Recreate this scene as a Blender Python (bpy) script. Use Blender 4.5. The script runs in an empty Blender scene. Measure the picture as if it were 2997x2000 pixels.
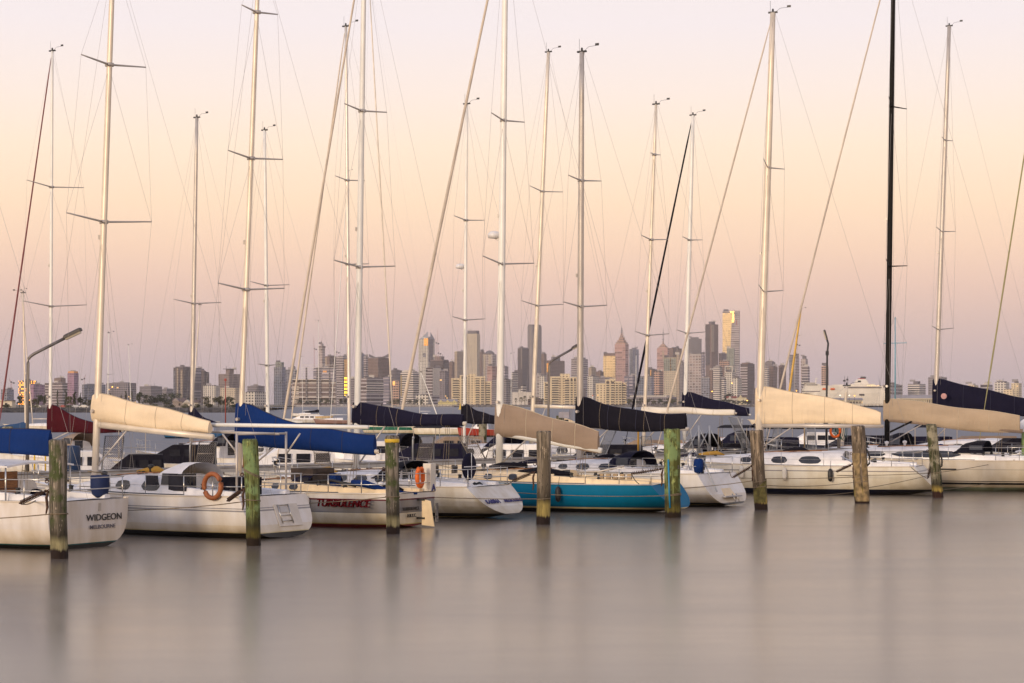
import bpy, math, random
from mathutils import Vector, Matrix
R=math.radians
random.seed(7)
scene=bpy.context.scene
C=scene.collection
# ------------------------------------------------------------------ camera
FPX=5994.0; CX=1498.5; HY=1183.0; CAMZ=4.0
cam=bpy.data.cameras.new('camera'); camo=bpy.data.objects.new('camera',cam); C.objects.link(camo)
camo.location=(0,0,CAMZ); camo.rotation_euler=(R(90),0,0)
cam.sensor_width=36; cam.lens=72; cam.shift_y=183/2997; cam.clip_start=.5; cam.clip_end=40000
scene.camera=camo
def lin(c):
    return tuple(((v/255)/12.92 if v/255<=.04045 else ((v/255+.055)/1.055)**2.4) for v in c)
# ------------------------------------------------------------------ sky
world=bpy.data.worlds.new('World'); scene.world=world; world.use_nodes=True
nt=world.node_tree; nt.nodes.clear()
def N(t,**k):
    n=nt.nodes.new(t)
    for a,b in k.items(): setattr(n,a,b)
    return n
out=N('ShaderNodeOutputWorld'); bg=N('ShaderNodeBackground'); nt.links.new(bg.outputs[0],out.inputs[0])
tc=N('ShaderNodeTexCoord'); sp=N('ShaderNodeSeparateXYZ'); nt.links.new(tc.outputs['Generated'],sp.inputs[0])
def ramp(stops,lo,hi):
    mr=N('ShaderNodeMapRange'); mr.inputs[1].default_value=lo; mr.inputs[2].default_value=hi
    nt.links.new(sp.outputs[2],mr.inputs[0])
    cr=N('ShaderNodeValToRGB'); cr.color_ramp.interpolation='LINEAR'
    e=cr.color_ramp.elements
    for i,(p,c) in enumerate(stops):
        p=(p-lo)/(hi-lo)
        el=e[i] if i<2 else e.new(p)
        el.position=p; el.color=(*lin(c),1)
    nt.links.new(mr.outputs[0],cr.inputs[0]); return cr
east=ramp([(-.02,(168,154,162)),(.004,(180,164,167)),(.022,(197,174,173)),(.039,(215,185,174)),(.058,(231,196,177)),
           (.076,(243,208,181)),(.097,(250,219,188)),(.124,(250,226,202)),(.150,(244,227,216)),(.182,(237,226,226)),(.22,(235,225,224)),(.38,(222,208,204)),(.8,(138,148,180))],-.02,.8)
west=ramp([(-.02,(150,120,110)),(.0,(255,176,104)),(.06,(255,205,140)),(.15,(252,222,180)),(.35,(205,205,215)),(.8,(120,138,178))],-.02,.8)
mx=N('ShaderNodeMix',data_type='RGBA'); mr=N('ShaderNodeMapRange'); mr.interpolation_type='SMOOTHSTEP'
mr.inputs[1].default_value=.25; mr.inputs[2].default_value=-.75
dt=N('ShaderNodeVectorMath',operation='DOT_PRODUCT'); dt.inputs[1].default_value=(.55,.83,0)
nt.links.new(tc.outputs['Generated'],dt.inputs[0]); nt.links.new(dt.outputs['Value'],mr.inputs[0])
nt.links.new(mr.outputs[0],mx.inputs[0]); nt.links.new(east.outputs[0],mx.inputs[6]); nt.links.new(west.outputs[0],mx.inputs[7])
nt.links.new(mx.outputs[2],bg.inputs[0])
ms_=N('ShaderNodeMath',operation='MULTIPLY_ADD'); nt.links.new(mr.outputs[0],ms_.inputs[0]); ms_.inputs[1].default_value=.55; ms_.inputs[2].default_value=1.0; nt.links.new(ms_.outputs[0],bg.inputs[1])
# afterglow of the sun that has just set behind and to the left of the camera
sd=bpy.data.lights.new('sun','SUN'); sd.energy=1.85; sd.angle=R(12); sd.color=(1,.80,.58)
so=bpy.data.objects.new('sun',sd); C.objects.link(so)
so.rotation_euler=Vector((.55,.80,-.20)).to_track_quat('-Z','Y').to_euler()
scene.view_settings.view_transform='Standard'; scene.view_settings.look='None'
scene.view_settings.exposure=.22; scene.view_settings.gamma=1
scene.render.engine='CYCLES'
scene.cycles.max_bounces=6; scene.cycles.diffuse_bounces=2; scene.cycles.glossy_bounces=3; scene.cycles.volume_bounces=0
scene.cycles.volume_step_rate=10
# ------------------------------------------------------------------ helpers
def tag(o,label=None,cat=None,group=None,kind=None):
    if label: o['label']=label
    if cat: o['category']=cat
    if group: o['group']=group
    if kind: o['kind']=kind
    return o
def empty(name,loc,rz=0):
    o=bpy.data.objects.new(name,None); C.objects.link(o); o.location=loc; o.rotation_euler=(0,0,rz); o.empty_display_size=.1
    return o
def PX(px,D): return (px-CX)/FPX*D
def PZ(py,D): return CAMZ-(py-HY)/FPX*D
def P(px,py,D): return Vector((PX(px,D),D,PZ(py,D)))
class MB:
    def __init__(s): s.v=[];s.f=[];s.m=[];s.uv=[]
    def face(s,idx,m=0,uv=None): s.f.append(tuple(idx)); s.m.append(m); s.uv.append(uv)
    def add(s,vs,fs,m=0):
        b=len(s.v); s.v+= [tuple(v) for v in vs]
        for f in fs: s.face([b+i for i in f],m)
    def box(s,c,sz,m=0,rz=0,ry=0,rx=0):
        M=Matrix.Rotation(rz,3,'Z')@Matrix.Rotation(ry,3,'Y')@Matrix.Rotation(rx,3,'X'); c=Vector(c)
        vs=[c+M@Vector((x*sz[0]/2,y*sz[1]/2,z*sz[2]/2)) for x in(-1,1) for y in(-1,1) for z in(-1,1)]
        s.add(vs,[(0,1,3,2),(4,6,7,5),(0,4,5,1),(2,3,7,6),(0,2,6,4),(1,5,7,3)],m); return s
    def rings(s,rs,close=True,cap=(True,True),m=0):
        b=len(s.v); n=len(rs[0])
        for r in rs: s.v+=[tuple(p) for p in r]
        for i in range(len(rs)-1):
            for j in range(n if close else n-1):
                k=(j+1)%n
                s.face([b+i*n+j,b+i*n+k,b+(i+1)*n+k,b+(i+1)*n+j],m)
        if cap[0]: s.face([b+j for j in range(n)][::-1],m)
        if cap[1]: s.face([b+(len(rs)-1)*n+j for j in range(n)],m)
        return s
    def tube(s,pts,r,n=6,m=0,cap=True,flat=1):
        pts=[Vector(p) for p in pts]; rr=r if isinstance(r,(list,tuple)) else [r]*len(pts); rs=[]
        up=Vector((0,0,1))
        for i,p in enumerate(pts):
            d=(pts[min(i+1,len(pts)-1)]-pts[max(i-1,0)]).normalized()
            a=up if abs(d.dot(up))<.95 else Vector((1,0,0))
            x=d.cross(a).normalized(); y=d.cross(x).normalized()
            rs.append([p+x*math.cos(2*math.pi*j/n)*rr[i]*flat+y*math.sin(2*math.pi*j/n)*rr[i] for j in range(n)])
        return s.rings(rs,cap=(cap,cap),m=m)
    def lathe(s,c,prof,n=12,m=0):
        c=Vector(c); rs=[[c+Vector((r*math.cos(2*math.pi*j/n),r*math.sin(2*math.pi*j/n),z)) for j in range(n)] for r,z in prof]
        return s.rings(rs,m=m)
    def build(s,name,mats,parent=None,smooth=False,loc=None):
        me=bpy.data.meshes.new(name); me.from_pydata(s.v,[],s.f)
        if not isinstance(mats,(list,tuple)): mats=[mats]
        for m in mats: me.materials.append(m)
        for p,mi in zip(me.polygons,s.m): p.material_index=mi; p.use_smooth=smooth
        if any(u for u in s.uv):
            ul=me.uv_layers.new(name='UVMap')
            for p,u in zip(me.polygons,s.uv):
                if u:
                    for li,c in zip(p.loop_indices,u): ul.data[li].uv=c
        me.update(); o=bpy.data.objects.new(name,me); C.objects.link(o)
        if parent: o.parent=parent
        if loc is not None: o.location=loc
        return o
def autosmooth(o,ang=40):
    me=o.data
    for p in me.polygons: p.use_smooth=True
    me.set_sharp_from_angle(angle=R(ang)); return o
def text(name,s,size,mat,parent,M,ext=.003,shear=0,sx=1):
    cu=bpy.data.curves.new(name,'FONT'); cu.body=s; cu.size=size; cu.extrude=ext; cu.align_x='CENTER'; cu.align_y='CENTER'; cu.shear=shear; cu.offset=size*.012
    t=bpy.data.objects.new(name,cu); C.objects.link(t)
    dg=bpy.context.evaluated_depsgraph_get(); me=bpy.data.meshes.new_from_object(t.evaluated_get(dg))
    bpy.data.objects.remove(t); me.name=name; me.transform(M@Matrix.Diagonal((sx,1,1,1))); me.materials.clear(); me.materials.append(mat)
    o=bpy.data.objects.new(name,me); C.objects.link(o); o.parent=parent; return o
# ------------------------------------------------------------------ materials
def newmat(name):
    m=bpy.data.materials.new(name); m.use_nodes=True; t=m.node_tree; return m,t,t.nodes['Principled BSDF']
def L(t,a,b): t.links.new(a,b)
_mc={}
def pmat(name,c,r=.5,metal=0,var=.10,scale=3.,bump=0,spec=.5,detail=4,stretch=None):
    if name in _mc: return _mc[name]
    m,t,b=newmat(name); b.inputs['Roughness'].default_value=r; b.inputs['Metallic'].default_value=metal
    b.inputs['Specular IOR Level'].default_value=spec
    tc=t.nodes.new('ShaderNodeTexCoord'); n=t.nodes.new('ShaderNodeTexNoise'); n.inputs['Scale'].default_value=scale; n.inputs['Detail'].default_value=detail
    src=tc.outputs['Object']
    if stretch:
        mp=t.nodes.new('ShaderNodeMapping'); mp.inputs['Scale'].default_value=stretch; L(t,src,mp.inputs[0]); src=mp.outputs[0]
    L(t,src,n.inputs['Vector'])
    mx=t.nodes.new('ShaderNodeMix'); mx.data_type='RGBA'
    mx.inputs[6].default_value=(*[v*(1-var*1.6) for v in c],1); mx.inputs[7].default_value=(*[min(1,v*(1+var)) for v in c],1)
    mr=t.nodes.new('ShaderNodeMapRange'); mr.inputs[1].default_value=.3; mr.inputs[2].default_value=.7
    L(t,n.outputs[0],mr.inputs[0]); L(t,mr.outputs[0],mx.inputs[0]); L(t,mx.outputs[2],b.inputs['Base Color'])
    if bump:
        bp=t.nodes.new('ShaderNodeBump'); bp.inputs['Strength'].default_value=bump; bp.inputs['Distance'].default_value=.02
        L(t,n.outputs[0],bp.inputs['Height']); L(t,bp.outputs[0],b.inputs['Normal'])
    _mc[name]=m; return m
def emat(name,c,e):
    m,t,b=newmat(name); b.inputs['Base Color'].default_value=(*c,1); b.inputs['Emission Color'].default_value=(*c,1); b.inputs['Emission Strength'].default_value=e; return m
def hullmat(name,base,bands,r=.28,dirt=.10,sp=.35):
    """gelcoat with painted bands by height above the waterline: bands=[(z_from,colour)...] ascending"""
    m,t,b=newmat(name); b.inputs['Roughness'].default_value=r
    b.inputs['Specular IOR Level'].default_value=sp; b.inputs['Coat Weight'].default_value=.05 if sp>.2 else 0; b.inputs['Coat Roughness'].default_value=.1
    tc=t.nodes.new('ShaderNodeTexCoord'); s=t.nodes.new('ShaderNodeSeparateXYZ'); L(t,tc.outputs['Object'],s.inputs[0])
    mr=t.nodes.new('ShaderNodeMapRange'); mr.inputs[1].default_value=-1; mr.inputs[2].default_value=3; L(t,s.outputs[2],mr.inputs[0])
    cr=t.nodes.new('ShaderNodeValToRGB'); cr.color_ramp.interpolation='CONSTANT'; e=cr.color_ramp.elements
    st=[(-1,bands[0][1])]+[(z,c) for z,c in bands[1:]]
    for i,(z,c) in enumerate(st):
        p=(z+1)/4; el=e[i] if i<2 else e.new(p); el.position=p; el.color=(*c,1)
    if len(st)<2: e[1].color=(*st[0][1],1)
    L(t,mr.outputs[0],cr.inputs[0])
    n=t.nodes.new('ShaderNodeTexNoise'); n.inputs['Scale'].default_value=1.3; n.inputs['Detail'].default_value=5
    mp=t.nodes.new('ShaderNodeMapping'); mp.inputs['Scale'].default_value=(1.6,1.6,.5); L(t,tc.outputs['Object'],mp.inputs[0]); L(t,mp.outputs[0],n.inputs['Vector'])
    r2=t.nodes.new('ShaderNodeMapRange'); r2.inputs[1].default_value=.35; r2.inputs[2].default_value=.75; r2.inputs[3].default_value=1; r2.inputs[4].default_value=1-dirt*2.2; L(t,n.outputs[0],r2.inputs[0])
    mx=t.nodes.new('ShaderNodeMix'); mx.data_type='RGBA'; mx.blend_type='MULTIPLY'; mx.inputs[0].default_value=1
    cb=t.nodes.new('ShaderNodeCombineColor'); L(t,r2.outputs[0],cb.inputs[0]); 
    q=t.nodes.new('ShaderNodeMath'); q.operation='POWER'; q.inputs[1].default_value=1.3; L(t,r2.outputs[0],q.inputs[0]); L(t,q.outputs[0],cb.inputs[1])
    q2=t.nodes.new('ShaderNodeMath'); q2.operation='POWER'; q2.inputs[1].default_value=1.9; L(t,r2.outputs[0],q2.inputs[0]); L(t,q2.outputs[0],cb.inputs[2])
    st_=t.nodes.new('ShaderNodeMapRange'); st_.inputs[1].default_value=.10; st_.inputs[2].default_value=.50; st_.inputs[3].default_value=.55; st_.inputs[4].default_value=0; L(t,s.outputs[2],st_.inputs[0])
    sm=t.nodes.new('ShaderNodeMath'); sm.operation='MULTIPLY'; L(t,st_.outputs[0],sm.inputs[0]); L(t,n.outputs[0],sm.inputs[1])
    sx_=t.nodes.new('ShaderNodeMix'); sx_.data_type='RGBA'; sx_.blend_type='MULTIPLY'; L(t,sm.outputs[0],sx_.inputs[0]); L(t,cr.outputs[0],sx_.inputs[6]); sx_.inputs[7].default_value=(.62,.50,.20,1)
    L(t,sx_.outputs[2],mx.inputs[6]); L(t,cb.outputs[0],mx.inputs[7]); L(t,mx.outputs[2],b.inputs['Base Color'])
    return m
BLK=(.012,.011,.012); WH=(.78,.74,.70); CRM=(.74,.66,.54)
M={}
M['white']=pmat('white_gelcoat',(.76,.73,.71),.35,var=.07)
M['cream']=pmat('cream_gelcoat',(.80,.62,.38),.4,var=.08)
M['greydeck']=pmat('grey_nonskid_deck',(.50,.48,.46),.6,var=.1)
M['glass']=pmat('dark_cabin_glass',(.02,.02,.028),.12,var=.2)
M['steel']=pmat('stainless_tube',(.55,.53,.50),.3,metal=.9,var=.1)
M['alu']=pmat('aluminium_spar',(.72,.67,.60),.42,metal=.35,var=.08,scale=1)
M['alutan']=pmat('tan_anodised_spar',(.72,.63,.51),.42,metal=.2,var=.10,scale=1)
M['alugrey']=pmat('grey_anodised_spar',(.52,.47,.42),.42,metal=.3,var=.10,scale=1)
M['wspar']=pmat('white_painted_spar',(.80,.78,.72),.35,var=.06,scale=1)
M['bspar']=pmat('black_carbon_spar',(.008,.006,.005),.7,var=.2,scale=1,spec=.2)
M['yspar']=pmat('varnished_yellow_spar',(.62,.36,.04),.35,var=.12,scale=1)
M['wire']=pmat('rigging_wire',(.34,.31,.29),.5,metal=.3,var=.05)
M['black']=pmat('black_rubber',(.014,.013,.013),.5,var=.2)
M['rope']=pmat('weathered_rope',(.22,.17,.11),.9,var=.3,scale=30)
M['rust']=pmat('rusty_steel',(.07,.032,.018),.8,var=.5,scale=18,bump=.4)
M['teak']=pmat('varnished_timber',(.30,.12,.03),.4,var=.3,scale=6,stretch=(1,1,6))
M['orange']=pmat('orange_buoy_foam',(.72,.13,.01),.6,var=.12)
M['rorange']=pmat('faded_red_orange_buoy',(.30,.09,.025),.6,var=.15)
M['yellow']=pmat('yellow_paint',(.75,.48,.03),.5,var=.1)
def canvas(name,c):
    if name in _mc: return _mc[name]
    m=pmat(name,c,.85,var=.10,scale=.8,spec=.2,detail=5,stretch=(.6,1,2)); t=m.node_tree; b=t.nodes['Principled BSDF']
    tc=t.nodes.new('ShaderNodeTexCoord'); mp=t.nodes.new('ShaderNodeMapping'); mp.inputs['Rotation'].default_value=(0,.5,0); mp.inputs['Scale'].default_value=(4.5,2,1.1); L(t,tc.outputs['Object'],mp.inputs[0])
    n=t.nodes.new('ShaderNodeTexNoise'); n.inputs['Scale'].default_value=1; n.inputs['Detail'].default_value=3; n.inputs['Distortion'].default_value=.8; L(t,mp.outputs[0],n.inputs['Vector'])
    bp=t.nodes.new('ShaderNodeBump'); bp.inputs['Strength'].default_value=.55; bp.inputs['Distance'].default_value=.09; L(t,n.outputs[0],bp.inputs['Height']); L(t,bp.outputs[0],b.inputs['Normal'])
    return m
M['cblue']=canvas('royal_blue_canvas',(.002,.024,.13)); M['cmaroon']=canvas('maroon_canvas',(.055,.002,.007)); M['ccream']=canvas('cream_canvas',(.80,.64,.44))
M['cnavy']=canvas('navy_canvas',(.007,.006,.022)); M['cblack']=canvas('black_canvas',(.006,.005,.011)); M['ctaupe']=canvas('taupe_canvas',(.30,.22,.16)); M['ctan']=canvas('beige_canvas',(.42,.32,.22))
M['cwhite']=canvas('white_sailcloth',(.74,.68,.58)); M['csail']=canvas('furled_tan_sail',(.66,.56,.45)); M['cred']=canvas('dull_red_sail_cover',(.22,.07,.07)); M['cgrn']=canvas('olive_sail_strip',(.36,.33,.16))
M['cmid']=canvas('mid_blue_canvas',(.03,.07,.16)); M['cgold']=canvas('ochre_canvas',(.42,.24,.05))
M['greydeck2']=pmat('warm_white_panel',(.66,.60,.52),.5)
M['cov_seam_dark']=pmat('dark_seam_tape',(.02,.02,.045),.8); M['cov_seam_pale']=pmat('pale_seam_tape',(.50,.41,.29),.8)
M['mesh']=pmat('galvanised_mesh',(.34,.30,.26),.6,metal=.3,var=.2,scale=9)
M['galv']=pmat('galvanised_post',(.36,.37,.39),.5,metal=.4,var=.12)
M['txtblack']=pmat('black_lettering',(.02,.018,.02),.5,var=.05); M['txtred']=pmat('dark_red_lettering',(.10,.003,.006),.8,var=.05,spec=.1); M['txtnavy']=pmat('navy_lettering',(.02,.02,.16),.4,var=.05); M['txtwhite']=pmat('white_lettering',(.7,.7,.72),.4,var=.05)
M['txtgrey']=pmat('grey_lettering',(.12,.11,.13),.4,var=.05)

# ------------------------------------------------------------------ water
def mk_water():
    m,t,b=newmat('silky_harbour_water')
    b.inputs['Base Color'].default_value=(.160,.128,.098,1); b.inputs['IOR'].default_value=1.60; b.inputs['Specular Tint'].default_value=(1,.98,.955,1)
    tc=t.nodes.new('ShaderNodeTexCoord'); mp=t.nodes.new('ShaderNodeMapping'); mp.inputs['Scale'].default_value=(.05,.16,1); L(t,tc.outputs['Object'],mp.inputs[0])
    n=t.nodes.new('ShaderNodeTexNoise'); n.inputs['Scale'].default_value=1; n.inputs['Detail'].default_value=5; n.inputs['Roughness'].default_value=.6; L(t,mp.outputs[0],n.inputs['Vector'])
    mr=t.nodes.new('ShaderNodeMapRange'); mr.inputs[1].default_value=.3; mr.inputs[2].default_value=.7; mr.inputs[3].default_value=.19; mr.inputs[4].default_value=.26
    L(t,n.outputs[0],mr.inputs[0])
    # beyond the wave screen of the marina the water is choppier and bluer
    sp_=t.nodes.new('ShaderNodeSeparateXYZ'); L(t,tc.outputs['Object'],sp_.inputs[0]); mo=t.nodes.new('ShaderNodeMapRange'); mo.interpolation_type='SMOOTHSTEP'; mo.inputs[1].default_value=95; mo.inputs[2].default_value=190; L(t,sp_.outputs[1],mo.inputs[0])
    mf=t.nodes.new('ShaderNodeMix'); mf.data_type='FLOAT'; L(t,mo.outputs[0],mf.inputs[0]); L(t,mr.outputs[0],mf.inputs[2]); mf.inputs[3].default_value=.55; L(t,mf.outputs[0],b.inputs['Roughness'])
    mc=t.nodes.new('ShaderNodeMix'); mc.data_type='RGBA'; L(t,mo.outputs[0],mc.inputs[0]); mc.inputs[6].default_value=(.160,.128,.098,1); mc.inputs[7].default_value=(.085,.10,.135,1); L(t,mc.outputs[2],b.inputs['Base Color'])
    mp2=t.nodes.new('ShaderNodeMapping'); mp2.inputs['Scale'].default_value=(.35,1.1,1); L(t,tc.outputs['Object'],mp2.inputs[0])
    n2=t.nodes.new('ShaderNodeTexNoise'); n2.inputs['Scale'].default_value=1; n2.inputs['Detail'].default_value=3; L(t,mp2.outputs[0],n2.inputs['Vector'])
    bp=t.nodes.new('ShaderNodeBump'); bp.inputs['Strength'].default_value=.012; bp.inputs['Distance'].default_value=.10; L(t,n2.outputs[0],bp.inputs['Height']); L(t,bp.outputs[0],b.inputs['Normal'])
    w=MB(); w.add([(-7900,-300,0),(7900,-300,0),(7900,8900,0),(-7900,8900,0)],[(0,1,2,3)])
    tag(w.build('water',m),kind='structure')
mk_water()

# ------------------------------------------------------------------ mooring piles
def pilemat(name,top,mid,algae,wet,zalg,zwet,stain=None):
    top=tuple(v*.85 for v in top); mid=tuple(v*.55 for v in mid)
    m,t,b=newmat(name); b.inputs['Roughness'].default_value=.85; b.inputs['Specular IOR Level'].default_value=.3
    tc=t.nodes.new('ShaderNodeTexCoord'); s=t.nodes.new('ShaderNodeSeparateXYZ'); L(t,tc.outputs['Object'],s.inputs[0])
    mp=t.nodes.new('ShaderNodeMapping'); mp.inputs['Scale'].default_value=(13,13,.9); L(t,tc.outputs['Object'],mp.inputs[0])
    n=t.nodes.new('ShaderNodeTexNoise'); n.inputs['Scale'].default_value=1; n.inputs['Detail'].default_value=8; n.inputs['Roughness'].default_value=.65; L(t,mp.outputs[0],n.inputs['Vector'])
    n2=t.nodes.new('ShaderNodeTexNoise'); n2.inputs['Scale'].default_value=2.2; n2.inputs['Detail'].default_value=6; L(t,tc.outputs['Object'],n2.inputs['Vector'])
    mp3=t.nodes.new('ShaderNodeMapping'); mp3.inputs['Scale'].default_value=(5,5,.5); L(t,tc.outputs['Object'],mp3.inputs[0])
    n3=t.nodes.new('ShaderNodeTexNoise'); n3.inputs['Scale'].default_value=1; n3.inputs['Detail'].default_value=5; L(t,mp3.outputs[0],n3.inputs['Vector'])
    def mix(f,a,bb):
        x=t.nodes.new('ShaderNodeMix'); x.data_type='RGBA'
        L(t,f,x.inputs[0])
        for i,v in((6,a),(7,bb)):
            if isinstance(v,tuple): x.inputs[i].default_value=(*v,1)
            else: L(t,v,x.inputs[i])
        return x.outputs[2]
    def rng(src,a,bb,c=0,d=1):
        x=t.nodes.new('ShaderNodeMapRange'); x.inputs[1].default_value=a; x.inputs[2].default_value=bb; x.inputs[3].default_value=c; x.inputs[4].default_value=d; L(t,src,x.inputs[0]); return x.outputs[0]
    base=mix(rng(n.outputs[0],.38,.60),tuple(v*.22 for v in top),tuple(v*1.12 for v in top))
    base=mix(rng(n3.outputs[0],.50,.56),base,mid)
    if stain: base=mix(rng(n2.outputs[0],.50,.60),base,stain)
    n4=t.nodes.new('ShaderNodeTexNoise'); n4.inputs['Scale'].default_value=1; n4.inputs['Detail'].default_value=7; n4.inputs['Roughness'].default_value=.7
    mp4=t.nodes.new('ShaderNodeMapping'); mp4.inputs['Scale'].default_value=(9,9,2.2); mp4.inputs['Location'].default_value=(3,1,5); L(t,tc.outputs['Object'],mp4.inputs[0]); L(t,mp4.outputs[0],n4.inputs['Vector'])
    base=mix(rng(n4.outputs[0],.58,.63),base,tuple(min(.6,v*1.7) for v in top)); base=mix(rng(n4.outputs[0],.40,.36),base,(.03,.024,.016))
    # height with ragged edge
    ad=t.nodes.new('ShaderNodeMath'); ad.operation='MULTIPLY_ADD'; L(t,n.outputs[0],ad.inputs[0]); ad.inputs[1].default_value=.35; L(t,s.outputs[2],ad.inputs[2])
    z=ad.outputs[0]
    alg=mix(rng(n.outputs[0],.4,.6),tuple(v*.4 for v in algae),algae)
    base=mix(rng(z,zalg+.17,zalg+.22,0,1),alg,base)
    band=mix(rng(z,zalg+.20,zalg+.75,.95,0),base,(.022,.018,.010)) 
    bandm=mix(rng(z,zalg+.10,zalg+.30,0,1),alg,band)
    fin=mix(rng(z,zwet+.26,zwet+.33,0,1),wet,bandm)
    L(t,fin,b.inputs['Base Color'])
    bp=t.nodes.new('ShaderNodeBump'); bp.inputs['Strength'].default_value=1; bp.inputs['Distance'].default_value=.05; L(t,n.outputs[0],bp.inputs['Height']); L(t,bp.outputs[0],b.inputs['Normal'])
    return m
PM={'grey':pilemat('mossy_grey_timber',(.32,.27,.21),(.20,.17,.12),(.34,.30,.16),(.018,.010,.008),.50,.12,(.07,.085,.03)),
 'green':pilemat('green_treated_timber',(.24,.27,.09),(.14,.15,.035),(.12,.10,.02),(.018,.010,.005),.45,.10,(.19,.27,.11)),
 'brown':pilemat('weathered_brown_timber',(.34,.26,.18),(.20,.15,.10),(.33,.25,.07),(.022,.012,.008),.60,.14),
 'beige':pilemat('pale_bare_timber',(.36,.29,.21),(.24,.19,.13),(.36,.28,.09),(.018,.010,.008),.75,.16),
 'dark':pilemat('dark_mossy_timber',(.20,.18,.11),(.09,.10,.035),(.40,.29,.07),(.035,.014,.010),.45,.16,(.30,.27,.19)),
 'lime':pilemat('lime_green_timber',(.30,.42,.16),(.24,.34,.12),(.10,.08,.02),(.02,.010,.005),.3,.12)}
def make_pile(mb,r0,r1,h,tilt=(0,0),seed=0,n=28,bumps=1.):
    rnd=random.Random(seed); zs=[-.9+ (h+.9)*i/26 for i in range(27)]; rs=[]
    ph=[rnd.uniform(0,6) for _ in range(8)]
    for i,z in enumerate(zs):
        f=(z+.0)/h; ring=[]
        rr=r1+(r0-r1)*max(0,f)
        for j in range(n):
            a=2*math.pi*j/n
            k=1+bumps*1.5*(.025*math.sin(3*a+ph[0]+z*.7)+.02*math.sin(5*a+ph[1]-z*1.1)+.03*math.sin(2*z+ph[2])*math.sin(a+ph[3])+.018*math.sin(11*a+ph[4])+.03*math.sin(7*a+ph[5]+z*.3)*math.sin(1.3*z+ph[6]))
            ring.append(Vector((tilt[0]*z+math.cos(a)*rr*k,tilt[1]*z+math.sin(a)*rr*k,z)))
        rs.append(ring)
    top=rs[-1]; c=sum(top,Vector())/n
    rs[-1]=[p+Vector((0,0,rnd.uniform(-.07,.02))) for p in top]; rs.append([c+(p-c)*.82+Vector((0,0,.01+rnd.uniform(-.03,.03))) for p in top])
    return mb.rings(rs)
PILES=[ # bottom px, bottom py, top px, top py, width top, width bottom, kind, label
 (174,1635,168,1290,52,48,'grey','mossy grey timber pile nearest on the left in front of the boat lettered WIDGEON'),
 (743,1597,733,1288,44,41,'green','green stained timber pile before the white ladder stern boat with two rope turns'),
 (1150,1563,1147,1278,40,38,'grey','grey timber pile with a yellow band round its top by the boat lettered TURBULENCE'),
 (1589,1535,1592,1264,41,40,'beige','bare pale timber pile between the white KARINA stern and the teal hull'),
 (1969,1515,1966,1257,48,45,'green','broad green timber pile with a bright blue pole in front of the teal stern'),
 (2228,1492,2213,1261,38,37,'brown','brown timber pile with olive wrap at its foot before the cream hull with navy bottom'),
 (2524,1473,2510,1248,40,42,'brown','brown timber pile with wrapped lower half and black hose loop on its side'),
 (2745,1457,2726,1243,30,31,'dark','leaning dark mossy timber pile with yellow foot beside a hanging spring'),
 (3000,1431,3003,1240,26,26,'lime','lime green pile with a white cap at the right edge of the water')]
pile_w=[]
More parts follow.
